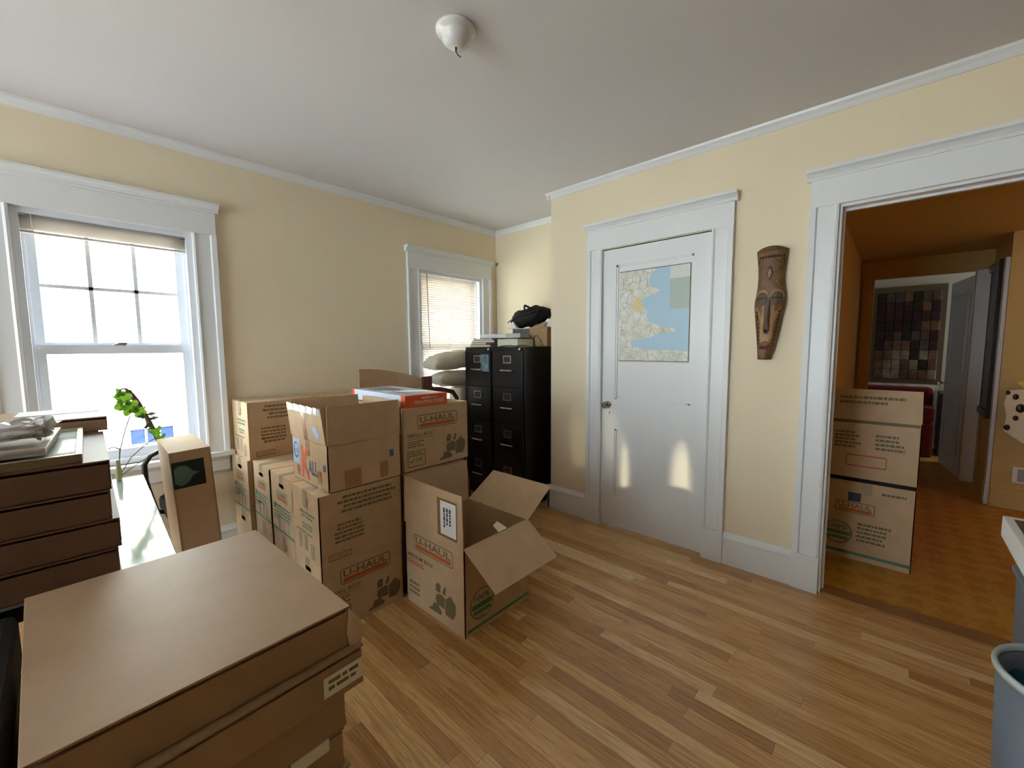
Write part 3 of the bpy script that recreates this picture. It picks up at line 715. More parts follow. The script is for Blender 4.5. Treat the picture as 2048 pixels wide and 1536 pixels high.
def pr_plain(seed):
    def f(ink, fr, w, h):
        q_lines(ink('ink'), fr, w*.2, w*.92, h*.68, h*.95, 4, seed, True)
        q_lines(ink('ink'), fr, w*.16, w*.5, h*.26, h*.56, 5, seed+1, True)
        q_ring(ink('ink'), fr, rrect(w*.08, w*.34, h*.04, h*.13, .006), rrect(w*.088, w*.332, h*.052, h*.118, .004))
        q_text(ink('ink'), fr, 'U-HAUL', w*.1, h*.065, h*.04, w*.21)
    return f
def pr_end(seed):
    def f(ink, fr, w, h):
        logo(ink, fr, w*.26, w*.76, h*.56, h*.74, k='green', th=.003)
        q_rect(ink('green'), fr, w*.1, w*.24, h*.4, h*.5)
        q_lines(ink('green'), fr, w*.26, w*.86, h*.28, h*.5, 4, seed); q_lines(ink('green'), fr, w*.1, w*.36, h*.22, h*.38, 3, seed+3)
        q_rect(ink('green'), fr, 0.001, w*.998, h*.045, h*.085)
        for a in (.3, .52, .7): q_rect(ink('tape'), fr, w*a, w*(a+.09), h*.1, h*.3)
    return f
def pr_end2(ink, fr, w, h):
    q_poly(ink('ink'), fr, [(w*.42, h*.84), (w*.48, h*.9), (w*.62, h*.88), (w*.6, h*.76), (w*.46, h*.74)])
    q_lines(ink('green'), fr, w*.3, w*.85, h*.58, h*.7, 2, 3, True); q_lines(ink('green'), fr, w*.38, w*.75, h*.42, h*.52, 2, 4, True)
    q_lines(ink('ink'), fr, w*.15, w*.9, h*.34, h*.39, 1, 5)
    for a in (.22, .44): q_rect(ink('tape'), fr, w*a, w*(a+.12), h*.1, h*.33)
    q_rect(ink('tape'), fr, w*.66, w*.8, h*.03, h*.25)

TH = .336
G1 = None
# lower tier and upper tier by the window wall
yc = [1.895, 2.222, 2.556, 2.858]; xs = [.747, .752, .748, .722]; dd = [.32, .325, .295, .29]; rzs = [0, 0, 0, 2.2]
up_lab = ['taped moving box at the near end of the row, under the orange K box', 'upper moving box with dark hand hole and green logo, second from near end', 'upper moving box with half taped hand hole, third in the row', 'upper moving box with hand hole, far end of row against window wall']
lo_lab = ['floor moving box at the near end of the row, logo on dark side', 'taped pale moving box on the floor, second from the near end', 'taped pale moving box on the floor, third in the row', 'floor moving box with hand hole at the far end of the row']
for k in range(4):
    carton(lo_lab[k], xs[k]+(.002 if k else 0), yc[k], 0, .428, dd[k], TH, rzs[k], holes='W' if k in (0, 3) else '', prints=[('S', pr_small('SMALL BOX'), False)]+([('W', pr_end2, False)] if k in (1, 2) else []))
    carton(up_lab[k], xs[k], yc[k], TH, .432, dd[k], TH, rzs[k], holes='' if k == 0 else 'W', prints=[('S', pr_plain(11+k), False)]+([('W', pr_end(20+k), False)] if k else [('W', pr_end2, False)]))
carton('small moving box standing on the far end of the row beside the left window', .738, 2.856, 2*TH, .425, .3, .352, 1.2, prints=[('S', pr_plain(41), False), ('W', pr_end2, False)])
carton('small moving box behind the open white-faced box, next to the far end box', 1.18, 2.858, 2*TH, .43, .3, .35, 0, prints=[('S', pr_plain(51), False)])
# second row
back_lab = ['at the near end of the back row, behind the floor box', 'second in the back row', 'third in the back row', 'at the corner end of the back row']
for k in range(4):
    for j in range(2):
        carton('%s moving box %s' % (('floor level', 'second level')[j], back_lab[k]), 1.195+.003*j, yc[k]+.01, TH*j, .43, dd[k]-.01, TH, 0, prints=[('S', pr_plain(60+k), False)] if k == 0 else (), group=None)
carton('moving box with logo under the orange and white wrapping paper carton', 1.203, 1.9, 2*TH+.012, .448, .32, .342, -.4, prints=[('S', pr_small('SMALL BOX'), False)])
carton('small moving box directly behind the logo box, under the wrapping paper carton', 1.21, 2.232, 2*TH, .44, .31, .352, 0)
carton('small moving box holding up the far end of the wrapping paper carton', 1.21, 2.552, 2*TH, .44, .295, .352, 0)
carton_shim = MB().box(1.215, 1.64, 1.92, 2.2, 2*TH+.0005, 2*TH+.0115).build('flat_cardboard', card_m); tag(carton_shim, 'flat cardboard sheet under the logo box', 'cardboard')

def flap(P0, P1, out, t=.005):   # flap hinged on P0-P1, out = vector to its free edge; slightly tapered
    P0, P1, out = Vector(P0), Vector(P1), Vector(out); e = (P1-P0).normalized()*.006
    return MB().plate([P0, P1, P1+out-e, P0+out+e], t)
# open box with orange K -------------------------------------------------
def pr_k(ink, fr, w, h):
    # coordinates: u from far edge to near edge, face w x h (.42 x .22); measured from the photograph
    q_rect(ink('lblue'), fr, w*.02, w*.22, h*.35, h*.93)
    th_ = [2*PI*i/20 for i in range(20)]
    q_ring(ink('blue'), fr, [(w*.12+w*.075*math.cos(a), h*.66+h*.2*math.sin(a)) for a in th_], [(w*.125+w*.055*math.cos(a), h*.67+h*.15*math.sin(a)) for a in th_], .0012)
    q_text(ink('blue'), fr, 'intel', w*.075, h*.6, h*.13, w*.1, .0014)
    q_text(ink('red'), fr, 'K', w*.28, h*.08, h*.75, w*.24, bold=.015)
    q_text(ink('blue'), fr, 'ALL', w*.47, h*.22, h*.33, w*.26, bold=.02)
    q_rect(ink('btape'), fr, w*.42, w*.53, h*.62, h*1.0, .0006); q_rect(ink('btape'), fr, w*.12, w*.21, h*.08, h*.32); q_rect(ink('btape'), fr, w*.72, w*.83, h*.08, h*.38)
    q_rect(ink('blue'), fr, w*.88, w*.95, h*.42, h*.56); q_rect(ink('tape'), fr, w*.76, w*.97, 0, h*.05, .0012)
def pr_ks(ink, fr, w, h):
    q_rect(ink('blue'), fr, w*.83, w*.89, h*.5, h*.66); q_rect(ink('btape'), fr, w*.2, w*.42, h*.02, h*.4); q_rect(ink('btape'), fr, w*.68, w*.8, h*.05, h*.42)
kx, ky_, kz0, kw, kd, kh_ = .8, 1.9, 2*TH+.006, .385, .425, .222
kbx = carton('open box with tall raised flaps, orange K and blue ALL on its side', kx, ky_, kz0, kw, kd, kh_, 0, top='open', prints=[('W', pr_k, False), ('S', pr_ks, False)])
a, b = kw/2, kd/2
flap((-a, -b, kh_), (a, -b, kh_), (-.004, -.004, .182)).build('box_flap', card_m, kbx, .001)
flap((a, b, kh_), (-a, b, kh_), (.0, .01, .178)).build('box_flap', card_m, kbx, .001)
wf_ = flap((-a, b, kh_), (-a, -b, kh_), (-.018, 0, .172)).build('box_flap', card_m, kbx, .001)
flap((a, -b+.01, kh_), (a, b-.01, kh_), (.01, 0, .17)).build('box_flap', card_m, kbx, .001)
tb = MB(); f4 = Frame((-a, b, kh_), (0, -1, 0), (-.018, 0, .172))
q_rect(tb, f4, .012, kd-.02, .142, .172, .006)
for i in range(14):   # crinkled clear tape along the top edge
    u = .015+i*.027; q_poly(tb, f4, [(u, .14), (u+.02, .145), (u+.026, .178), (u+.006, .176)], .0065+.003*(i % 3))
tb.build('crinkled_tape', mat('crinkled_white_tape', (232, 234, 240), .15, spec=.8), kbx)
tb = MB(); q_rect(tb, f4, kd*.42, kd*.53, 0, .14, .0062); tb.build('brown_tape', btape_m, kbx)
tb = MB(); q_poly(tb, f4, [(kd*.68, .075), (kd*.8, .08), (kd*.88, .045), (kd*.86, .02), (kd*.76, .03)], .0065); tb.build('sticker', lblue_m, kbx)

# open box on the floor --------------------------------------------------
def pr_fw(ink, fr, w, h):
    logo(ink, fr, w*.16, w*.83, h*.71, h*.9)
    q_text(ink('ink'), fr, 'MEDIUM BOX', w*.035, h*.585, h*.05, w*.47, bold=.02)
    q_lines(ink('orange'), fr, w*.04, w*.34, h*.5, h*.56, 2, 3)
    picture(ink, fr, w*.42, w*.86, h*.08, h*.46); q_lines(ink('ink'), fr, w*.06, w*.25, h*.12, h*.3, 3, 7)
def pr_fs(ink, fr, w, h):
    th_ = [2*PI*i/28 for i in range(28)]; cu, cv, R_ = w*.24, h*.3, .078
    q_ring(ink('green'), fr, [(cu+R_*math.cos(a), cv+R_*math.sin(a)) for a in th_], [(cu+R_*.92*math.cos(a), cv+R_*.92*math.sin(a)) for a in th_])
    q_text(ink('green'), fr, '100%', cu-.05, cv+.018, .03, .1, bold=.03)
    q_rect(ink('green'), fr, cu-.064, cu+.064, cv-.018, cv+.008); q_rect(ink('green'), fr, cu-.055, cu+.055, cv-.046, cv-.026)
    q_lines(ink('green'), fr, cu-.035, cu+.035, cv-.07, cv-.052, 1, 2)
    q_rect(ink('green'), fr, w*.03, w*.985, h*.04, h*.075)
fx, fy, fw_, fd, fh = 1.18, 1.393, .447, .475, .434
fb = carton('large open moving box on the oak floor with wide open flaps and empty dark inside', fx, fy, 0, fw_, fd, fh, 0, top='open', prints=[('W', pr_fw, False), ('S', pr_fs, False)])
a, b = fw_/2, fd/2
flap((-a, b, fh), (-a, -b, fh), (.0, 0, .245)).build('box_flap', card_m, fb, .001)
flap((a, b, fh), (-a, b, fh), (0, .004, .238)).build('box_flap', card_m, fb, .001)
flap((a, -b, fh), (a, b, fh), (.208, .0, .13)).build('box_flap', card_m, fb, .001)
sf_ = flap((-a, -b, fh), (a, -b, fh), (.0, -.198, -.135)).build('box_flap', card_m, fb, .001)
ff = Frame((-a-.0062, b, fh), (0, -1, 0), (0, 0, 1)); lb = MB()
q_rect(lb, ff, .29, .435, .02, .205, .0006); lb.build('clear_tape', mat('tape_film', (150, 112, 72), .2), fb)
lb = MB(); q_rect(lb, ff, .315, .43, .032, .195, .0012); lb.build('paper_label', white_paper_m, fb)
ft = Frame(ff.p(.43, .195, .0015), (0, 0, -1), (0, -1, 0)); tx = MB()
q_lines(tx, ft, .03, .13, -.095, -.03, 3, 12)
tx = tx.build('handwriting', mat('black_pen', (50, 46, 44), .6), fb)
tn = MB().plate([(.0, -b+.0, fh+.003), (.06, -b-.0, fh+.006), (.045, -b+.055, fh+.03), (.01, -b+.05, fh+.02)], .003); tn.build('torn_tape', cream_paper_m, fb, .001)

# wrapping paper carton --------------------------------------------------
wp = thing('wrapping_paper_carton', 'long orange and white wrapping paper carton lying on top of the boxes', 'carton', (1.225, 1.905, 2*TH+.356), math.radians(-2.5))
w, L_, hh = .272, .66, .064
MB().box(0, w, .045, L_-.04, 0, hh).build('sleeve', wrap_m, wp, .002)
MB().box(-.0005, w+.0005, 0, .045, -.0002, hh+.0005).build('end_cap', orange_card_m, wp, .002); MB().box(-.0005, w+.0005, L_-.04, L_, -.0002, hh+.0005).build('end_cap', orange_card_m, wp, .002)
tx = MB(); fS = Frame((0, 0, 0), (1, 0, 0), (0, 0, 1)); q_text(tx, fS, 'WRAPPING PAPER', .05, .014, .021, .2, .0014, .02); q_rect(tx, fS, .1, .2, .042, .052, .0014); tx.build('white_printing', mat('faded_white_print', (226, 180, 160), .5), wp)
tx = MB(); q_text(tx, fS, 'SEALED', .155, .042, .012, .09, .002); tx.build('printing', ink_m, wp)
tx = MB(); fW = Frame((0, L_, 0), (0, -1, 0), (0, 0, 1)); q_text(tx, fW, 'WRAPPING PAPER', .2, .02, .016, .24, .0012)
fT = Frame((0, L_, hh), (0, -1, 0), (1, 0, 0)); q_lines(tx, fT, .1, .36, .05, .2, 4, 5); q_text(tx, fT, 'WRAPPING', .38, .06, .04, .2, .0012); tx.build('blue_printing', blue_m, wp)

# bent cardboard sheet ---------------------------------------------------
cs = MB(); n = 16; vs = []
for i in range(n+1):
    t = i/n; x = 1.43+.56*t; y = 2.80+.035*math.sin(t*PI); z = 1.2+.004*math.sin(t*PI)-.1*t**1.7
    vs += [(x, y, 1.026), (x, y, z), (x, y+.005, z), (x, y+.005, 1.026)]
fs = []
for i in range(n):
    for k in range(4): fs.append((4*i+k, 4*i+(k+1) % 4, 4*i+4+(k+1) % 4, 4*i+4+k))
fs += [(0, 3, 2, 1), (4*n, 4*n+1, 4*n+2, 4*n+3)]
cs.add(vs, fs); o = cs.build('cardboard_sheet', card_m); tag(o, 'bent brown cardboard sheet standing behind the wrapping paper carton', 'cardboard')

# ------------------------------------------------------------------ tall carton with teal label
def pr_q(ink, fr, w, h):
    q_rect(ink('teal'), fr, .003, w*.8, h-.165, h-.045)
    P = [(.01, h-.075), (.03, h-.062), (.055, h-.068), (.075, h-.095), (.1, h-.105), (.075, h-.115), (.055, h-.145), (.03, h-.155), (.008, h-.14)]
    q_poly(ink('aqua'), fr, P, .0012)
tq = carton('tall upright brown carton with a dark teal label beside the glass table', .328, 2.285, .004, .148, .42, .9, -1, top='closed', seam='none', tape=False, prints=[('S', pr_q, False)], name='tall_carton')
tq.rotation_euler = (0, math.radians(-2.6), math.radians(-1.5))

# ------------------------------------------------------------------ glass table
tbx = thing('glass_table', 'dark table with a shiny pale glass top reaching to the window', 'table', (-.28, 2.14, 0), math.radians(-2))
MB().box(-.55, .5, -.56, .64, .708, .72).build('glass_top', glass_top_m, tbx, .003)
MB().box(-.53, .48, -.54, .62, .66, .707).build('apron', blackpl_m, tbx, .003)
for sx in (-.5, .45):
    for sy in (-.5, .58): MB().box(sx-.02, sx+.02, sy-.02, sy+.02, 0, .66).build('leg', blackpl_m, tbx, .003)

# ------------------------------------------------------------------ archive cartons
card3_m = mat('dark_brown_archive_board', (110, 80, 58), .5, noise_amt=.05, noise_scale=10, bump=.18, bump_scale=160)  # same archive board, shade on these stacks put into its colour
def archive(label, xr, yn, zt, w, d, h, rz, card2_m=card2_m):
    """flat storage carton; xr, yn = its near right top corner"""
    a = math.radians(rz); r = thing('archive_carton', label, 'storage carton', (xr, yn, zt-h), a)
    MB().hexa([(-w+.004, .004, 0), (.0, .004, 0), (.0, d-.004, 0), (-w+.004, d-.004, 0), (-w+.006, .006, h-.012), (-.006, .006, h-.012), (-.006, d-.006, h-.012), (-w+.006, d-.006, h-.012)]).build('tray', card2_m, r, .0015)
    lid = MB(); lid.box(-w, 0, 0, d, h-.005, h)
    lid.box(-w, 0, d-.004, d, .012, h-.005); lid.box(-.004, 0, .012, d-.004, .012, h-.005); lid.box(-w, -w+.004, .012, d-.004, .012, h-.005)
    lid.build('lid', card2_m, r, .001)
    MB().box(-w+.004, -.004, .001, .0055, .004, h-.011).build('front_panel', card2_m, r, .001)
    return r
P_lab = ['topmost flat brown carton of the nearest stack, smooth lid with a torn front corner', 'second flat carton of the nearest stack, handwritten cream label on its front',
         'flat brown carton third from the top of the nearest stack', 'fourth flat carton of the nearest stack, cream label folded over its edge',
         'flat brown carton fifth from the top of the nearest stack', 'flat brown carton sixth from the top of the nearest stack', 'flat brown carton third from the bottom of the nearest stack', 'flat brown carton second from the bottom of the nearest stack', 'bottom flat brown carton of the nearest stack']
P_x = [.381, .4, .366, .36, .368, .362, .37, .364, .368]; P_y = [.827, .812, .828, .832, .826, .83, .827, .83, .828]
hP = .0888; ps = []
for k in range(9):
    ps.append(archive(P_lab[k], P_x[k], P_y[k], .8-hP*k, .457, .575, hP-.0004, 1.6+random.uniform(-.5, .5)*(k > 0)))
ps[0].rotation_euler.z = math.radians(1.6)
# torn corner of the top carton
tc_ = MB(); c0 = [(-.002, 0, hP-.006), (.008, -.004, hP-.02), (.02, -.006, .05), (.026, -.006, .022), (.02, -.006, .002), (.006, -.005, -.006), (-.006, -.004, .004), (-.01, -.003, .03), (-.006, -.001, hP-.03)]
tc_.plate(c0, .004); tc_.build('torn_corner', cardedge_m, ps[0], .001)
lb = MB(); f5 = Frame((-.1, .0, 0), (1, 0, 0), (0, 0, 1)); q_rect(lb, f5, 0.012, .096, .018, .062, .0006); lb.build('paper_label', cream_paper_m, ps[1])
tx = MB(); q_lines(tx, f5, .022, .088, .028, .056, 2, 8); tx.build('handwriting', mat('grey_pencil', (110, 108, 96), .7), ps[1])
MB().box(-.11, -.035, -.004, .03, .062, hP+.0).build('folded_label', cream_paper_m, ps[3], .001)
R_lab = ['topmost flat dark carton of the stack on the glass table, under the silver frame', 'second flat dark carton of the stack on the glass table', 'third flat dark carton of the stack on the glass table', 'lowest flat dark carton of the stack on the glass table']
R_x = [.07, .066, .08, .072]
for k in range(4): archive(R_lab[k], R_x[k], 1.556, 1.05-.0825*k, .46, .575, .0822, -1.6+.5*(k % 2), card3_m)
B_lab = ['flat carton of the rear stack near the window, just under the white-topped one', 'middle flat carton of the rear stack near the window', 'lower flat carton of the rear stack near the window', 'lowest flat carton of the rear stack near the window']
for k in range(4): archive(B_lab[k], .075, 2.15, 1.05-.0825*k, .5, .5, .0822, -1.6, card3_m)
ub = archive('shallow brown carton with white paper on its lid, at the back of the left stacks', .1, 2.145, 1.103, .52, .38, .052, -2)
wp2 = MB().box(-.24, -.02, .2, .37, .0525, .0535).build('white_sheet', white_paper_m, ub)
# frames and parcel on the left stack
sfm = thing('picture_frame', 'silver picture frame with pale print lying flat on the left carton stack', 'picture frame', (.02, 1.568, 1.0505), math.radians(-1.6))
fm = MB(); fwd_, fdd, ft_, fh2 = .5, .555, .014, .024
for a, b, c, d in ((-fwd_, 0, 0, ft_), (-fwd_, 0, fdd-ft_, fdd), (-fwd_, -fwd_+ft_, ft_, fdd-ft_), (-ft_, 0, ft_, fdd-ft_)): fm.box(a, b, c, d, 0, fh2)
fm.build('frame', silver_m, sfm, .002)
MB().box(-fwd_+ft_, -ft_, ft_, fdd-ft_, 0, .012).build('print', white_paper_m, sfm)
MB().box(-fwd_+ft_, -ft_, ft_, fdd-ft_, .013, .016).build('glass_pane', glass_m, sfm)
bk = thing('framed_panel', 'pale beige framed panel lying on the silver picture frame', 'picture frame', (-.044, 1.615, 1.0755), math.radians(-4))
MB().box(-.34, 0, 0, .4, 0, .012).build('backing', mat('beige_linen', (196, 184, 168), .6, bump=.3), bk, .001)
fm = MB()
for a, b, c, d in ((-.34, 0, 0, .016), (-.34, 0, .384, .4), (-.34, -.324, .016, .384), (-.016, 0, .016, .384)): fm.box(a, b, c, d, .0, .019)
fm.build('frame', mat('beige_frame', (180, 166, 148), .4), bk, .002)
def blob(cx, cy, cz, sx, sy, sz, amp, seed, seg=28, flat=2.6, freq=6):
    mb = MB(); vs = []; n1, n2 = seg, seg//2
    for j in range(n2+1):
        ph = -PI/2+PI*j/n2
        for i in range(n1):
            t = 2*PI*i/n1
            c, s_ = math.cos(ph), math.sin(ph)
            x = math.copysign(abs(math.cos(t))**(2/flat), math.cos(t))*abs(c)**(2/flat); y = math.copysign(abs(math.sin(t))**(2/flat), math.sin(t))*abs(c)**(2/flat)
            z = math.copysign(abs(s_)**(2/2.2), s_)
            nn_ = noise.noise(Vector((x*freq/2+seed, y*freq/2, z*freq/3)))
            k = 1+amp*nn_; vs.append((cx+x*sx*k, cy+y*sy*k, cz+z*sz*k))
    fs = [(j*n1+i, j*n1+(i+1) % n1, (j+1)*n1+(i+1) % n1, (j+1)*n1+i) for j in range(n2) for i in range(n1)]
    return mb.add(vs, fs, True)
pb = thing('wrapped_parcel', 'parcel in crinkled clear plastic on the left stack', 'parcel', (-.18, 1.76, 1.103), math.radians(-6))
MB().box(-.1, .05, -.07, .07, 0, .028).build('contents', mat('brick_red_item', (140, 66, 44), .5), pb, .004)
fb_ = blob(0, 0, .026,   .135, .1, .026, .28, 2, 36); fb_.smooth = [False]*len(fb_.f); fb_.build('plastic_wrap', film_m, pb)
fb_ = blob(.115, .02, .026, .035, .05, .026, .9, 5, 18); fb_.smooth = [False]*len(fb_.f); fb_.build('plastic_twist', film_m, pb)

tk = thing('footlocker', 'black chest in the dark bottom left corner beside the nearest stack', 'chest', (-.431, 1.13, 0))  # corner holds only shade; this black block is added to darken it
MB().box(-.34, .31, -.36, .43, .0, .56).build('chest_body', black_m, tk, .01); MB().box(-.345, .315, -.365, .44, .565, .7).build('chest_lid', black_m, tk, .02)

# ------------------------------------------------------------------ file cabinets
def cabinet(label, y0, wdt, loc_x=2.535, sticker=False):
    r = thing('file_cabinet', label, 'file cabinet', (loc_x, y0, 0)); dp, ht = .64, 1.353
    MB().box(.004, dp, 0, wdt, .02, ht).build('cabinet_body', black_metal_m, r, .003)
    MB().box(.02, dp-.01, .01, wdt-.01, 0, .02).build('plinth', black_metal_m, r)
    for k in range(4):
        z1 = 1.318-.3155*k; z0 = z1-.309
        dr = MB().box(-.014, .005, .014, wdt-.014, z0, z1).build('drawer', black_metal_m, r, .003)
        yc_ = wdt*.5; lh = MB(); zc = z1-.07
        for a, b, c, d in ((-.045, .045, -.032, -.024), (-.045, .045, .024, .032), (-.045, -.037, -.024, .024), (.037, .045, -.024, .024)): lh.box(-.019, -.014, yc_+a, yc_+b, zc+c, zc+d)
        lh.build('label_holder', chrome_m, dr, .001)
        MB().box(-.0155, -.014, yc_-.037, yc_+.037, zc-.024, zc+.024).build('label_card', mat('dark_label_card', (44, 38, 34), .6), dr)
        zh = z1-.162; hm = MB(); hm.tube([(-.014, yc_-.068, zh), (-.036, yc_-.062, zh), (-.04, yc_-.05, zh), (-.04, yc_+.05, zh), (-.036, yc_+.062, zh), (-.014, yc_+.068, zh)], .0075, 10)
        hm.build('drawer_handle', chrome_m, dr)
    MB().lathe([(.0001, -.014), (.011, -.014), (.012, -.008), (.012, 0)], (-.0, .045, ht-.02), 'x', 18).build('lock', chrome_m, r)
    if sticker:
        sk = MB(); q_rect(sk, Frame((-.0145, .135, 1.14), (0, -1, 0), (0, 0, 1)), 0, .1, 0, .15, .001); sk.build('sticker', mat('blue_grey_picture', (120, 142, 152), .5, noise_amt=.5, noise_scale=30), r)
    return r
cabinet('black four-drawer file cabinet nearest the closet wall', 2.2, .362)
cabinet('black four-drawer file cabinet by the window with a blue picture stuck on top drawer', 2.566, .36, sticker=True)
ct = 1.3535
def simple(name, label, cat, mb, m_, bev=0, group=None):
    o = mb.build(name, m_, None, bev); return tag(o, label, cat, group)
bs = thing('wicker_basket', 'small tan wicker basket on the cabinet beside the closet wall', 'basket', (2.96, 2.3, ct))
bw = MB()
for a, b, c, d in ((-.13, -.118, -.1, .1), (.118, .13, -.1, .1), (-.118, .118, -.1, -.088), (-.118, .118, .088, .1)): bw.box(a, b, c, d, 0, .165)
bw.box(-.13, .13, -.1, .1, 0, .008); bw.build('basket_body', wicker_m, bs, .003)
rm = MB(); rm.tube([(-.126, -.096, .167), (.126, -.096, .167), (.126, .096, .167), (-.126, .096, .167), (-.126, -.096, .167)], .006, 8); rm.build('rim', wicker_m, bs)
for k in range(9):
    for j in range(2):
        pass
cbl = MB(); cbl.tube([(-.132, .05, .01), (-.142, .04, .08), (-.14, .01, .1), (-.138, -.03, .06), (-.136, -.06, .01)], .002, 6); cbl.build('cable', blackpl_m, bs)
simple('paper_sheet', 'white sheet sticking up out of the wicker basket', 'paper', MB().plate([(2.9, 2.36, 1.5), (2.9, 2.22, 1.5), (2.93, 2.2, 1.585), (2.93, 2.27, 1.6)], .003), white_paper_m)
simple('paper_sheet', 'curled tan envelope leaning out of the wicker basket', 'paper', MB().plate([(2.87, 2.39, 1.49), (2.87, 2.29, 1.5), (2.9, 2.25, 1.57), (2.9, 2.31, 1.565)], .004), mat('tan_envelope', (170, 138, 104), .7))
bx_ = thing('storage_box', 'slate grey box with a black side on the cabinet under the black bag', 'box', (3.0, 2.545, ct), 0)
MB().box(-.1, .12, -.12, .12, 0, .165).build('box_body', blackpl_m, bx_, .003); q = MB(); q_rect(q, Frame((-.1, .12, 0), (0, -1, 0), (0, 0, 1)), .003, .237, .003, .162, .001); q.build('front_label', mat('slate_card', (88, 92, 104), .6), bx_)
bgm = blob(0, 0, 0, .13, .2, .075, .25, 8, 36, 3.2)
bag = thing('camera_bag', 'black padded bag lying on the storage box and wicker basket', 'bag', (3.02, 2.55, 1.63)); bag.rotation_euler = (math.radians(-12), 0, 0)
bgm.build('bag_body', black_m, bag); MB().tube([(-.12, -.17, .0), (-.135, -.05, .012), (-.135, .08, .01), (-.12, .18, -.01)], .006, 8).build('zipper', blackpl_m, bag)
MB().tube([(-.1, -.12, .04), (-.12, -.06, .09), (-.06, .0, .1), (0, .05, .075)], .009, 8).build('strap', black_m, bag)
MB().tube([(-.12, .08, -.03), (-.15, .14, -.07), (-.13, .1, -.09)], .008, 8).build('buckle_strap', black_m, bag)
simple('crumpled_paper', 'crumpled white paper peak in front of the black bag', 'paper', MB().add([(2.79, 2.64, 1.52), (2.79, 2.52, 1.52), (2.86, 2.54, 1.519), (2.86, 2.66, 1.519), (2.82, 2.585, 1.585)], [(0, 1, 4), (1, 2, 4), (2, 3, 4), (3, 0, 4), (3, 2, 1, 0)]), white_paper_m)
# books and flat white box
def book(label, x, y, z, w, d, h, rz, colr, nm='book'):
    r = thing(nm, label, 'book', (x, y, z), math.radians(rz))
    cv = MB(); cv.box(-w/2, w/2, -d/2, d/2, 0, .003); cv.box(-w/2, w/2, -d/2, d/2, h-.003, h); cv.box(w/2-.004, w/2, -d/2, d/2, .003, h-.003); cv.build('cover', mat('book_'+'_'.join(map(str, colr)), colr, .5), r, .0008)
    MB().box(-w/2+.004, w/2-.004, -d/2+.004, d/2-.004, .003, h-.003).build('pages', cream_paper_m, r)
    return r
book('lowest book of the pile on the window side cabinet, grey-pink cover', 2.68, 2.79, ct, .2, .24, .022, 8, (150, 128, 122))
book('middle thin brown book of the pile on the window side cabinet', 2.68, 2.8, ct+.0225, .18, .22, .018, -5, (122, 84, 64))
book('upper cream book of the pile on the window side cabinet', 2.7, 2.78, ct+.041, .2, .25, .02, 12, (206, 190, 166))
book('brown book under the flat white box', 2.7, 2.77, ct+.0615, .2, .23, .016, 5, (150, 112, 88))
book('black binder lying on the near cabinet under the white box', 2.72, 2.47, ct+.001, .2, .26, .07, -3, (24, 22, 22), 'binder')
wb = thing('white_flat_box', 'flat white box lying on the books and binder on the cabinets', 'box', (2.72, 2.58, ct+.0785), math.radians(14))
MB().box(-.11, .11, -.2, .2, 0, .034).build('box_body', white_paper_m, wb, .004); MB().box(-.113, .113, -.203, -.06, -.001, .037).build('box_lid', mat('pale_green_grey', (196, 198, 180), .5), wb, .003)
simple('paper_sheet', 'loose pale paper lying at the front edge of the near cabinet', 'paper', MB().plate([(2.56, 2.4, ct+.001), (2.66, 2.25, ct+.001), (2.72, 2.3, ct+.001), (2.62, 2.46, ct+.001)], .002), cream_paper_m)
cbl = MB(); cbl.tube([(2.56, 2.5, ct+.006), (2.58, 2.42, ct+.01), (2.57, 2.34, ct+.006), (2.6, 2.28, ct+.012), (2.62, 2.22, ct+.006)], .004, 6)
simple('power_cord', 'thin dark green cord along the front of the near cabinet', 'cord', cbl, mat('dark_green_cord', (58, 68, 46), .5))

# ------------------------------------------------------------------ armchair with bedding
ch = thing('wooden_armchair', 'red-brown wooden armchair buried under bedding by the right window', 'armchair', (2.05, 2.68, 0))
def leg(p0, p1, r0, r1): MB().tube([p0, p1], [r0, r1], 10).build('leg', darkwood_m, ch)
leg((-.13, -.4, .66), (-.06, -.46, .0), .02, .014); leg((-.33, -.34, .45), (-.35, -.38, 0), .02, .014); leg((-.14, .28, .45), (-.18, .32, 0), .02, .014); leg((.25, .28, .45), (.28, .33, 0), .02, .014)
MB().hexa([(-.36, -.38, .4), (-.1, -.38, .4), (.28, .31, .4), (-.17, .31, .4), (-.36, -.38, .45), (-.1, -.38, .45), (.28, .31, .45), (-.17, .31, .45)]).build('seat', darkwood_m, ch, .01)
MB().tube([(-.13, -.4, .66), (-.15, -.2, .675), (-.15, 0, .67), (-.14, .28, .66)], .018, 10).build('armrest', darkwood_m, ch)
MB().box(-.125, -.035, .05, .08, .45, 1.125).build('post', darkwood_m, ch, .012)
MB().tube([(-.035, .06, 1.02), (.07, .05, 1.005), (.16, .04, .98), (.2, .04, .93), (.215, .04, .85), (.2, .05, .45)], [.02, .02, .02, .018, .016, .016], 10).build('curved_rail', darkwood_m, ch)
simple('folded_blanket', 'white folded bedding under the pillows by the right window', 'blanket', MB().box(2.475, 2.83, 2.935, 3.11, .01, .985), blanket_m, .03)
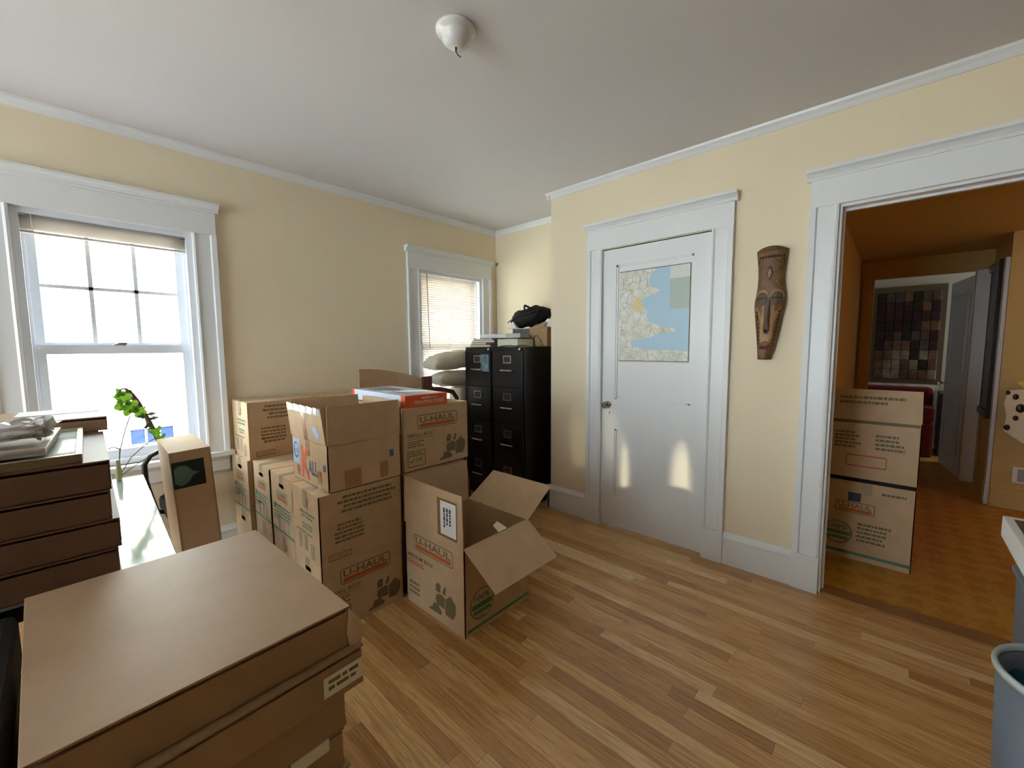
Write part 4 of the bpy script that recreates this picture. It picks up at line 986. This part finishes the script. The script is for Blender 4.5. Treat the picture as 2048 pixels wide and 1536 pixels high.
def pillow(name, label, cx, cy, cz, hx, hy, hz, rx, rz, seed):
    mb = MB(); n = 26; top = []; bot = []
    for i in range(n+1):
        for j in range(n+1):
            u, v = -1+2*i/n, -1+2*j/n
            e = max(0, (1-abs(u)**3.4)*(1-abs(v)**3.4))**.42; pin = 1-.07*(1-abs(u*v))**2*0+.0
            sx = u*hx*(1-.10*(1-abs(v))*abs(u)**2 if 0 else 1-.06*(1-v*v)*abs(u)); sy = v*hy*(1-.06*(1-u*u)*abs(v))
            wv = .012*noise.noise(Vector((u*4+seed, v*2.2, seed)))+.006*math.sin(9*u+3*v+seed)*(1-e)
            top.append((sx, sy, hz*e+wv)); bot.append((sx, sy, -hz*e*.85+wv))
    N1 = n+1; vs = top+bot; o_ = N1*N1; fs = []
    for i in range(n):
        for j in range(n):
            a = i*N1+j; fs.append((a, a+N1, a+N1+1, a+1)); fs.append((o_+a, o_+a+1, o_+a+N1+1, o_+a+N1))
    mb.add(vs, fs, True)
    r = mb.mesh(name); bmm = bmesh.new(); bmm.from_mesh(r); bmesh.ops.remove_doubles(bmm, verts=bmm.verts, dist=.0025); bmesh.ops.recalc_face_normals(bmm, faces=bmm.faces); bmm.to_mesh(r); bmm.free()
    for p in r.polygons: p.use_smooth = True
    r.materials.append(pillow_m); o = bpy.data.objects.new(name, r); COL.objects.link(o); o.location = (cx, cy, cz); o.rotation_euler = (math.radians(rx[0]), math.radians(rx[1]), math.radians(rz))
    return tag(o, label, 'pillow')
pillow('pillow', 'lower plump cream pillow beside the file cabinet', 2.53, 3.035, 1.06, .28, .105, .078, (0, 0), 0, 1)
pillow('pillow', 'upper cream pillow with wrinkled cover, on top of the bedding pile', 2.5, 3.035, 1.232, .31, .105, .088, (0, -6), 0, 4)

# ------------------------------------------------------------------ black chair behind the tall carton, plants
bc2 = thing('black_office_chair', 'black chair with a curved tubular arm behind the tall carton', 'chair', (.47, 2.93, 0))
MB().box(-.14, .02, -.2, .2, .42, .5).build('seat', black_m, bc2, .02)
MB().tube([(-.0, -.02, .79), (-.14, -.0, .795), (-.18, .01, .775), (-.205, .02, .73), (-.205, .02, .64), (-.19, .02, .55), (-.17, .02, .46), (-.12, .02, .44)], .013, 10).build('armrest', blackpl_m, bc2)
MB().box(.0, .025, -.16, .05, .5, .66).build('backrest', black_m, bc2, .012)
MB().tube([(-.06, 0, .1), (-.06, 0, .42)], .022, 12).build('gas_column', chrome_m, bc2)
MB().plate([(-.15, -.06, .56), (-.1, -.14, .42), (-.08, -.14, .45), (-.1, -.06, .6)], .02).build('side_panel', black_m, bc2, .004)
for k in range(5):
    a_ = 2*PI*k/5+.3; MB().tube([(-.06, 0, .1), (-.06+.13*math.cos(a_), .17*math.sin(a_), .03)], [.018, .012], 8).build('leg', blackpl_m, bc2)

vp = thing('vine_in_vase', 'leafy green plant in a slim vase at the window end of the table', 'plant', (.15, 2.715, .722))
MB().lathe([(.0001, 0), (.012, 0), (.013, .02), (.01, .06), (.009, .1), (.007, .1), (.008, .06), (.011, .02), (.0001, .006)], (0, 0, 0), 'z', 18).build('vase', mat('pale_green_glass', (190, 196, 140), .15, spec=.7), vp)
def stem(pts, r): MB().tube(pts, r, 6).build('stem', gstem_m, vp)
stem([(0, 0, .03), (.01, 0, .14), (.035, 0, .24), (.058, .0, .31)], .0022)
stem([(0, 0, .02), (.05, .02, .1), (.12, .03, .165), (.15, .04, .175)], .0022)
stem([(.005, 0, .0+.02), (.07, .03, .06), (.14, .05, .1), (.16, .06, .11)], .002)
stem([(.012, 0, .15), (-.01, .0, .165), (-.03, 0, .16)], .003)
def leafm(c, s_, rot, lobes=5, tilt=.3, m_=None):
    P = []; n = 30
    for i in range(n):
        t = 2*PI*i/n; rr = s_*(.55+.45*abs(math.cos(lobes*t/2)))*(1 if math.cos(t) > -.8 else .55)
        P.append(Vector((rr*math.cos(t), tilt*rr*math.sin(t)*.6, rr*math.sin(t))))
    Mx = Matrix.Rotation(rot, 3, 'Y'); vs = [Vector(c)]+[Vector(c)+Mx @ p+Vector((0, .01*math.sin(i*1.3), 0)) for i, p in enumerate(P)]
    MB().add(vs, [(0, i+1, (i+1) % n+1) for i in range(n)]).build('leaf', m_ or leaf_m, vp, 0, False)
leafm((.055, 0, .35), .045, .6); leafm((.035, .01, .39), .042, -.5, 5); leafm((.09, .01, .33), .038, 1.8); leafm((.025, .0, .42), .025, .2, 3); leafm((.03, .02, .36), .03, 2.5, 3)
leafm((.12, .02, .25), .02, .4, 3, m_=gstem_m); leafm((.15, .03, .215), .03, 1.3, 3); leafm((.1, .02, .3), .018, .9, 3, m_=gstem_m); leafm((.17, .03, .18), .022, 1.3, 3)

tp = thing('thorny_cane_plant', 'tall leaning thorny brown cane in front of the left window', 'plant', (.34, 3.02, .0))
pot = MB().lathe([(.0001, .501), (.035, .501), (.05, .6), (.055, .605), (.055, .63), (.047, .63), (.045, .6), (.0001, .59)], (.06, -.0, 0), 'z', 24).build('pot', mat('terracotta', (150, 84, 58), .7), tp)
path = [(.055, -.02, .592), (.045, -.04, .65), (.02, -.05, .74), (-.005, -.06, .85), (-.03, -.065, .92), (-.055, -.07, 1.0), (-.085, -.07, 1.075), (-.105, -.07, 1.115), (-.122, -.07, 1.145)]
MB().tube(path, [.013, .013, .013, .014, .013, .011, .014, .013, .006], 9).build('cane', stem_m, tp)
MB().tube([(-.12, -.07, 1.143), (-.135, -.07, 1.148), (-.155, -.07, 1.128), (-.165, -.07, 1.112), (-.168, -.07, 1.1)], [.006, .004, .004, .003, .002], 6).build('bent_tip', stem_m, tp)
Rt = random.Random(2)
for k in range(26):
    t = Rt.uniform(3, 7.7); i = int(t); f_ = t-i; a_ = Vector(path[i]).lerp(Vector(path[i+1]), f_); an = Rt.uniform(0, 2*PI); d_ = Vector((math.cos(an), .3*math.sin(an), math.sin(an)*.6+.2)).normalized()
    MB().tube([a_+d_*.008, a_+d_*(.018+Rt.random()*.008)], [.004, .001], 5).build('thorn', stem_m, tp)
for t_, l_, s_ in ((5.0, .05, 1), (4.7, .055, 1), (5.6, .04, -1), (6.4, .035, -1), (7.0, .03, -1)):
    i = int(t_); a_ = Vector(path[i]).lerp(Vector(path[i+1]), t_-i); e_ = a_+Vector((s_*l_, 0, .004)); n_ = Vector((0, .003, .01))
    MB().add([a_, a_.lerp(e_, .5)+n_, e_, a_.lerp(e_, .5)-n_], [(0, 1, 2, 3)]).build('leaf', gstem_m, tp, 0, False)

# ------------------------------------------------------------------ things on the closet wall and ceiling
mp_ = thing('road_map', 'printed coastal road map pinned to the upper panel of the closet door', 'map', (E+.013, 1.47, 1.25))
o = MB().box(-.004, 0, -.49, 0, 0, .62).build('map_sheet', map_m, mp_)
bd = MB()
for a, b, c, d in ((-.492, .001, -.004, 0), (-.492, .001, .62, .624), (-.494, -.49, 0, .62)): bd.box(-.005, 0, a, b, c, d)
bd.build('black_border', lead_m, mp_)
MB().box(-.002, .0005, -.508, -.004, -.012, .6).build('backing_sheet', cream_paper_m, mp_)

mk = thing('carved_mask', 'long carved wooden mask hanging between the closet door and the opening', 'mask', (E, .53, 1.27))
prof = [(0, .018, -.017), (.0, .032, -.018), (.06, .042, -.011), (.12, .05, -.008), (.18, .058, -.006), (.245, .066, -.004), (.29, .073, -.001), (.325, .0735, 0), (.36, .07, .003), (.41, .063, .001), (.46, .061, 0), (.51, .065, .001), (.56, .07, .001), (.595, .074, 0), (.6, .074, 0)]
mw = mat('carved_brown_wood', (112, 80, 48), .5, noise_amt=.3, noise_scale=30, bump=.5, bump_scale=90)
def msurf(s_, z):   # surface point of the mask: s in -1..1 across (to +y), z height
    for i in range(1, len(prof)-1):
        if prof[i][0] <= z <= prof[i+1][0]:
            a_, b_ = prof[i], prof[i+1]; f_ = (z-a_[0])/max(1e-6, b_[0]-a_[0]); w_ = a_[1]+(b_[1]-a_[1])*f_; c = a_[2]+(b_[2]-a_[2])*f_; break
    else: w_, c = prof[-1][1], 0
    dep = .012+.042*math.sqrt(max(0, 1-s_*s_*.93))
    return (-dep-.008*math.sin(z*5), c*-1+s_*w_, z)
mb = MB(); n1, n2 = 14, 40; vs = []
for j in range(n2+1):
    z = .6*j/n2
    for i in range(n1+1):
        s_ = -1+2*i/n1; p = msurf(s_, z); zz = p[2]+(.02*(1-s_*s_)*(1 if j == n2 else 0)); vs.append((p[0], p[1], zz))
fs = [(j*(n1+1)+i, j*(n1+1)+i+1, (j+1)*(n1+1)+i+1, (j+1)*(n1+1)+i) for j in range(n2) for i in range(n1)]
bk0 = len(vs)
for j in range(n2+1):
    for s_ in (-1, 1):
        p = msurf(s_, .6*j/n2); vs.append((-.002, p[1], p[2]))
for j in range(n2):
    fs.append((j*(n1+1), (j+1)*(n1+1), bk0+2*j+2, bk0+2*j)); fs.append((j*(n1+1)+n1, bk0+2*j+1, bk0+2*j+3, (j+1)*(n1+1)+n1)); fs.append((bk0+2*j, bk0+2*j+2, bk0+2*j+3, bk0+2*j+1))
fs.append(tuple(range(n1+1))+(bk0+1, bk0)); fs.append(tuple(reversed(range(n2*(n1+1), n2*(n1+1)+n1+1)))+(bk0+2*n2, bk0+2*n2+1))
mb.add(vs, fs); o = mb.build('mask_body', mw, mk)
for p in o.data.polygons: p.use_smooth = len(p.vertices) == 4
def on_mask(name, pts, m_, d=.003):   # raised piece following the surface; pts are (s, z)
    q = MB(); k = len(pts); o_ = [Vector(msurf(s_, z))+Vector((-d, 0, 0)) for s_, z in pts]; i_ = [Vector(msurf(s_, z))+Vector((.004, 0, 0)) for s_, z in pts]; c = sum(o_, Vector())/k+Vector((-d*.7, 0, 0))
    q.add([c]+o_+i_, [(0, 1+i, 1+(i+1) % k) for i in range(k)]+[(1+i, 1+k+i, 1+k+(i+1) % k, 1+(i+1) % k) for i in range(k)]); return q.build(name, m_, mk)
dk = mat('dark_carved_wood', (58, 34, 22), .5, bump=.4); tn_ = mat('tan_carved_wood', (166, 122, 74), .5, noise_amt=.15, noise_scale=40); rdw = mat('reddish_wood', (128, 62, 44), .5); gy = mat('grey_green_wood', (88, 76, 52), .55)
circ = lambda cs_, cz, rs, rz_, n=18: [(cs_+rs*math.cos(2*PI*i/n), cz+rz_*math.sin(2*PI*i/n)) for i in range(n)]
on_mask('rim', [(-.95, .56), (.95, .56), (.95, .597), (.5, .599), (0, .599), (-.5, .599), (-.95, .597)], rdw, .003)
for i in range(9):
    s_ = -.85+.2*i; on_mask('notch', [(s_-.08, .558), (s_+.08, .558), (s_, .572)], dk, .005)
on_mask('dark_corner', [(-.95, .5), (-.95, .555), (-.2, .555), (-.6, .53)], dk, .002); on_mask('dark_corner', [(.95, .52), (.95, .555), (.5, .555)], dk, .002)
dia = [(0, .515), (.16, .5), (.14, .492), (.3, .475), (.14, .457), (.16, .447), (0, .43), (-.16, .447), (-.14, .457), (-.3, .475), (-.14, .492), (-.16, .5)]
on_mask('diamond', dia, dk, .003); on_mask('diamond_centre', [(s_*.6, .473+(z-.473)*.62) for s_, z in dia], tn_, .006)
on_mask('band', [(-.9, .39), (.9, .39), (.5, .43), (0, .41), (-.5, .43)], tn_, .002)
for c_s in (.5, -.5):
    on_mask('brow', circ(c_s, .352, .44, .034), tn_, .002); on_mask('eye', circ(c_s, .336, .38, .036), gy, .006); on_mask('eye_slit', [(c_s-.36, .334), (c_s+.36, .336), (c_s+.36, .342), (c_s-.36, .34)], dk, .011)
on_mask('cheek', [(.85, .29), (.25, .3), (.22, .12), (.45, .09), (.6, .12), (.5, .26)], tn_, .002); on_mask('cheek', [(-.25, .3), (-.85, .29), (-.5, .26), (-.6, .12), (-.45, .09), (-.22, .12)], tn_, .002)
on_mask('nose', [(-.1, .33), (.1, .33), (.16, .24), (.26, .16), (0, .145), (-.26, .16), (-.16, .24)], gy, .012)
on_mask('nostril', circ(0, .158, .18, .009, 10), dk, .018); on_mask('chin_panel', [(-.3, .14), (.3, .14), (.36, .1), (-.36, .1)], tn_, .002)
for i in range(8):
    z = .11+.022*i
    for sg in (-1, 1): on_mask('bead', circ(sg*.78, z, .09, .007, 8), dk, .004)
on_mask('mouth_band', [(-.9, .082), (.9, .082), (.85, .096), (0, .1), (-.85, .096)], dk, .004); on_mask('lip', circ(0, .066, .8, .012), rdw, .006); on_mask('mouth', circ(.2, .064, .5, .004), dk, .01)
on_mask('chin', [(-.9, .005), (.9, .005), (.88, .05), (-.88, .05)], mat('dark_red_brown_wood', (78, 44, 34), .5), .002)

lp = thing('ceiling_lamp_base', 'small round white ceiling cap with a hanging hook', 'ceiling fixture', (1.105, 1.3, H))
MB().lathe([(.0001, 0), (.075, 0), (.077, -.006), (.073, -.014), (.058, -.018), (.054, -.03), (.05, -.045), (.038, -.058), (.02, -.064), (.0001, -.065)], (0, 0, 0), 'z', 40).build('canopy', mat('white_porcelain', (232, 230, 224), .22), lp)
MB().tube([(0, 0, -.06), (.0, 0, -.075), (-.004, -.004, -.085), (.004, -.008, -.095), (.012, -.014, -.1)], [.005, .004, .003, .003, .002], 8).build('hook', mat('aged_grey_metal', (110, 104, 100), .5, metal=.5), lp)

# ------------------------------------------------------------------ hall cartons
def pr_hall(ink, fr, w, h):
    q_rect(ink('teal'), fr, w*.3, w*.44, h*.75, h*.86); logo(ink, fr, w*.16, w*.6, h*.6, h*.74)
    th_ = [2*PI*i/24 for i in range(24)]; cu, cv, R_ = w*.2, h*.32, .075
    q_ring(ink('green'), fr, [(cu+R_*math.cos(a), cv+R_*math.sin(a)) for a in th_], [(cu+R_*.9*math.cos(a), cv+R_*.9*math.sin(a)) for a in th_])
    q_text(ink('green'), fr, '100%', cu-.05, cv+.02, .028, .1, bold=.02); q_rect(ink('green'), fr, cu-.064, cu+.064, cv-.015, cv+.01); q_rect(ink('green'), fr, cu-.055, cu+.055, cv-.045, cv-.025)
    q_lines(ink('ink'), fr, w*.42, w*.78, h*.24, h*.5, 5, 8); q_rect(ink('green'), fr, 0, w, h*.06, h*.1); q_lines(ink('ink'), fr, w*.66, w*.92, h*.87, h*.92, 1, 3)
def pr_hall2(ink, fr, w, h):
    q_rect(ink('ink'), fr, w*.02, w*.98, h*.93, h*.98); q_lines(ink('ink'), fr, w*.1, w*.44, h*.5, h*.8, 5, 2); q_lines(ink('ink'), fr, w*.55, w*.86, h*.5, h*.78, 4, 6)
    q_ring(ink('orange'), fr, rrect(w*.24, w*.68, h*.2, h*.4, .01), rrect(w*.25, w*.67, h*.22, h*.38, .008))
carton('large moving box on the hall floor, lower one of the pair behind the opening', 3.3, -.133, 0, .46, .435, .5, 0, prints=[('W', pr_hall, False)])
hb = carton('large moving box with its flap raised, on top of the hall pair', 3.3, -.135, .525, .46, .435, .37, 0, top='open', prints=[('W', pr_hall2, False)])
simple('folded_black_cloth', 'black folded cloth between the two hall boxes', 'cloth', MB().box(3.296, 3.74, -.13, .3, .5005, .5245), black_m, .004)
fo = flap((-.23, .2175, .37), (-.23, -.2175, .37), (.0, 0, .185)).build('box_flap', card_m, hb, .001)
q = MB(); q_lines(q, Frame((-.235, .2175, .37), (0, -1, 0), (0, 0, 1)), .06, .36, .09, .15, 2, 3); q.build('printing', ink_m, hb, 0, False)
flap((.23, -.2175, .37), (.23, .2175, .37), (.17, 0, -.05)).build('box_flap', card_m, hb, .001)

# ------------------------------------------------------------------ right edge: storage tower, white box, waste bin
stw = thing('storage_bin', 'tall grey plastic bin at the right edge under a white carton', 'bin', (1.735, -.475, 0))
MB().hexa([(-.1, -.16, 0), (.1, -.16, 0), (.1, .17, 0), (-.1, .17, 0), (-.115, -.18, .69), (.115, -.18, .69), (.115, .182, .69), (-.115, .182, .69)]).build('bin_body', grey_bin_m, stw, .01)
MB().box(-.122, .122, -.19, .19, .685, .7).build('bin_lid', grey_bin_m, stw, .005)
wc = thing('white_carton', 'white carton with dark pictures on its top, on the tall grey bin', 'box', (1.87, -.5, .7005), 0)
MB().box(-.26, .25, -.2, .205, 0, .07).build('box_body', white_paper_m, wc, .003)
q = MB(); fT2 = Frame((-.26, -.2, .07), (1, 0, 0), (0, 1, 0)); q_rect(q, fT2, .02, .24, .02, .18, .001); q_rect(q, fT2, .26, .48, .21, .385, .001); q.build('dark_picture', mat('dark_blue_grey_print', (60, 60, 76), .35), wc)
q = MB(); q_rect(q, fT2, .27, .49, .03, .19, .001); q.build('plum_picture', mat('plum_print', (84, 44, 60), .35), wc)
bn = thing('waste_bin', 'round grey waste bin with a pale rim at the bottom right corner', 'waste bin', (1.455, -.352, 0))
MB().lathe([(.0001, .004), (.115, .004), (.118, 0), (.128, .3), (.137, .588), (.131, .588), (.122, .3), (.112, .012), (.0001, .012)], (0, 0, 0), 'z', 48).build('bin_body', grey_bin_m, bn)
MB().lathe([(.135, .59), (.143, .588), (.145, .596), (.143, .604), (.136, .605), (.134, .599), (.135, .59)], (0, 0, 0), 'z', 48).build('rim', mat('pale_grey_rim', (178, 186, 184), .35), bn)
blob(1.455+.01, -.352+.03, .545, .075, .08, .055, .4, 3, 20).build('teal_rag', teal_m); tag(bpy.data.objects['teal_rag'], 'teal cloth stuffed in the round grey waste bin', 'cloth')
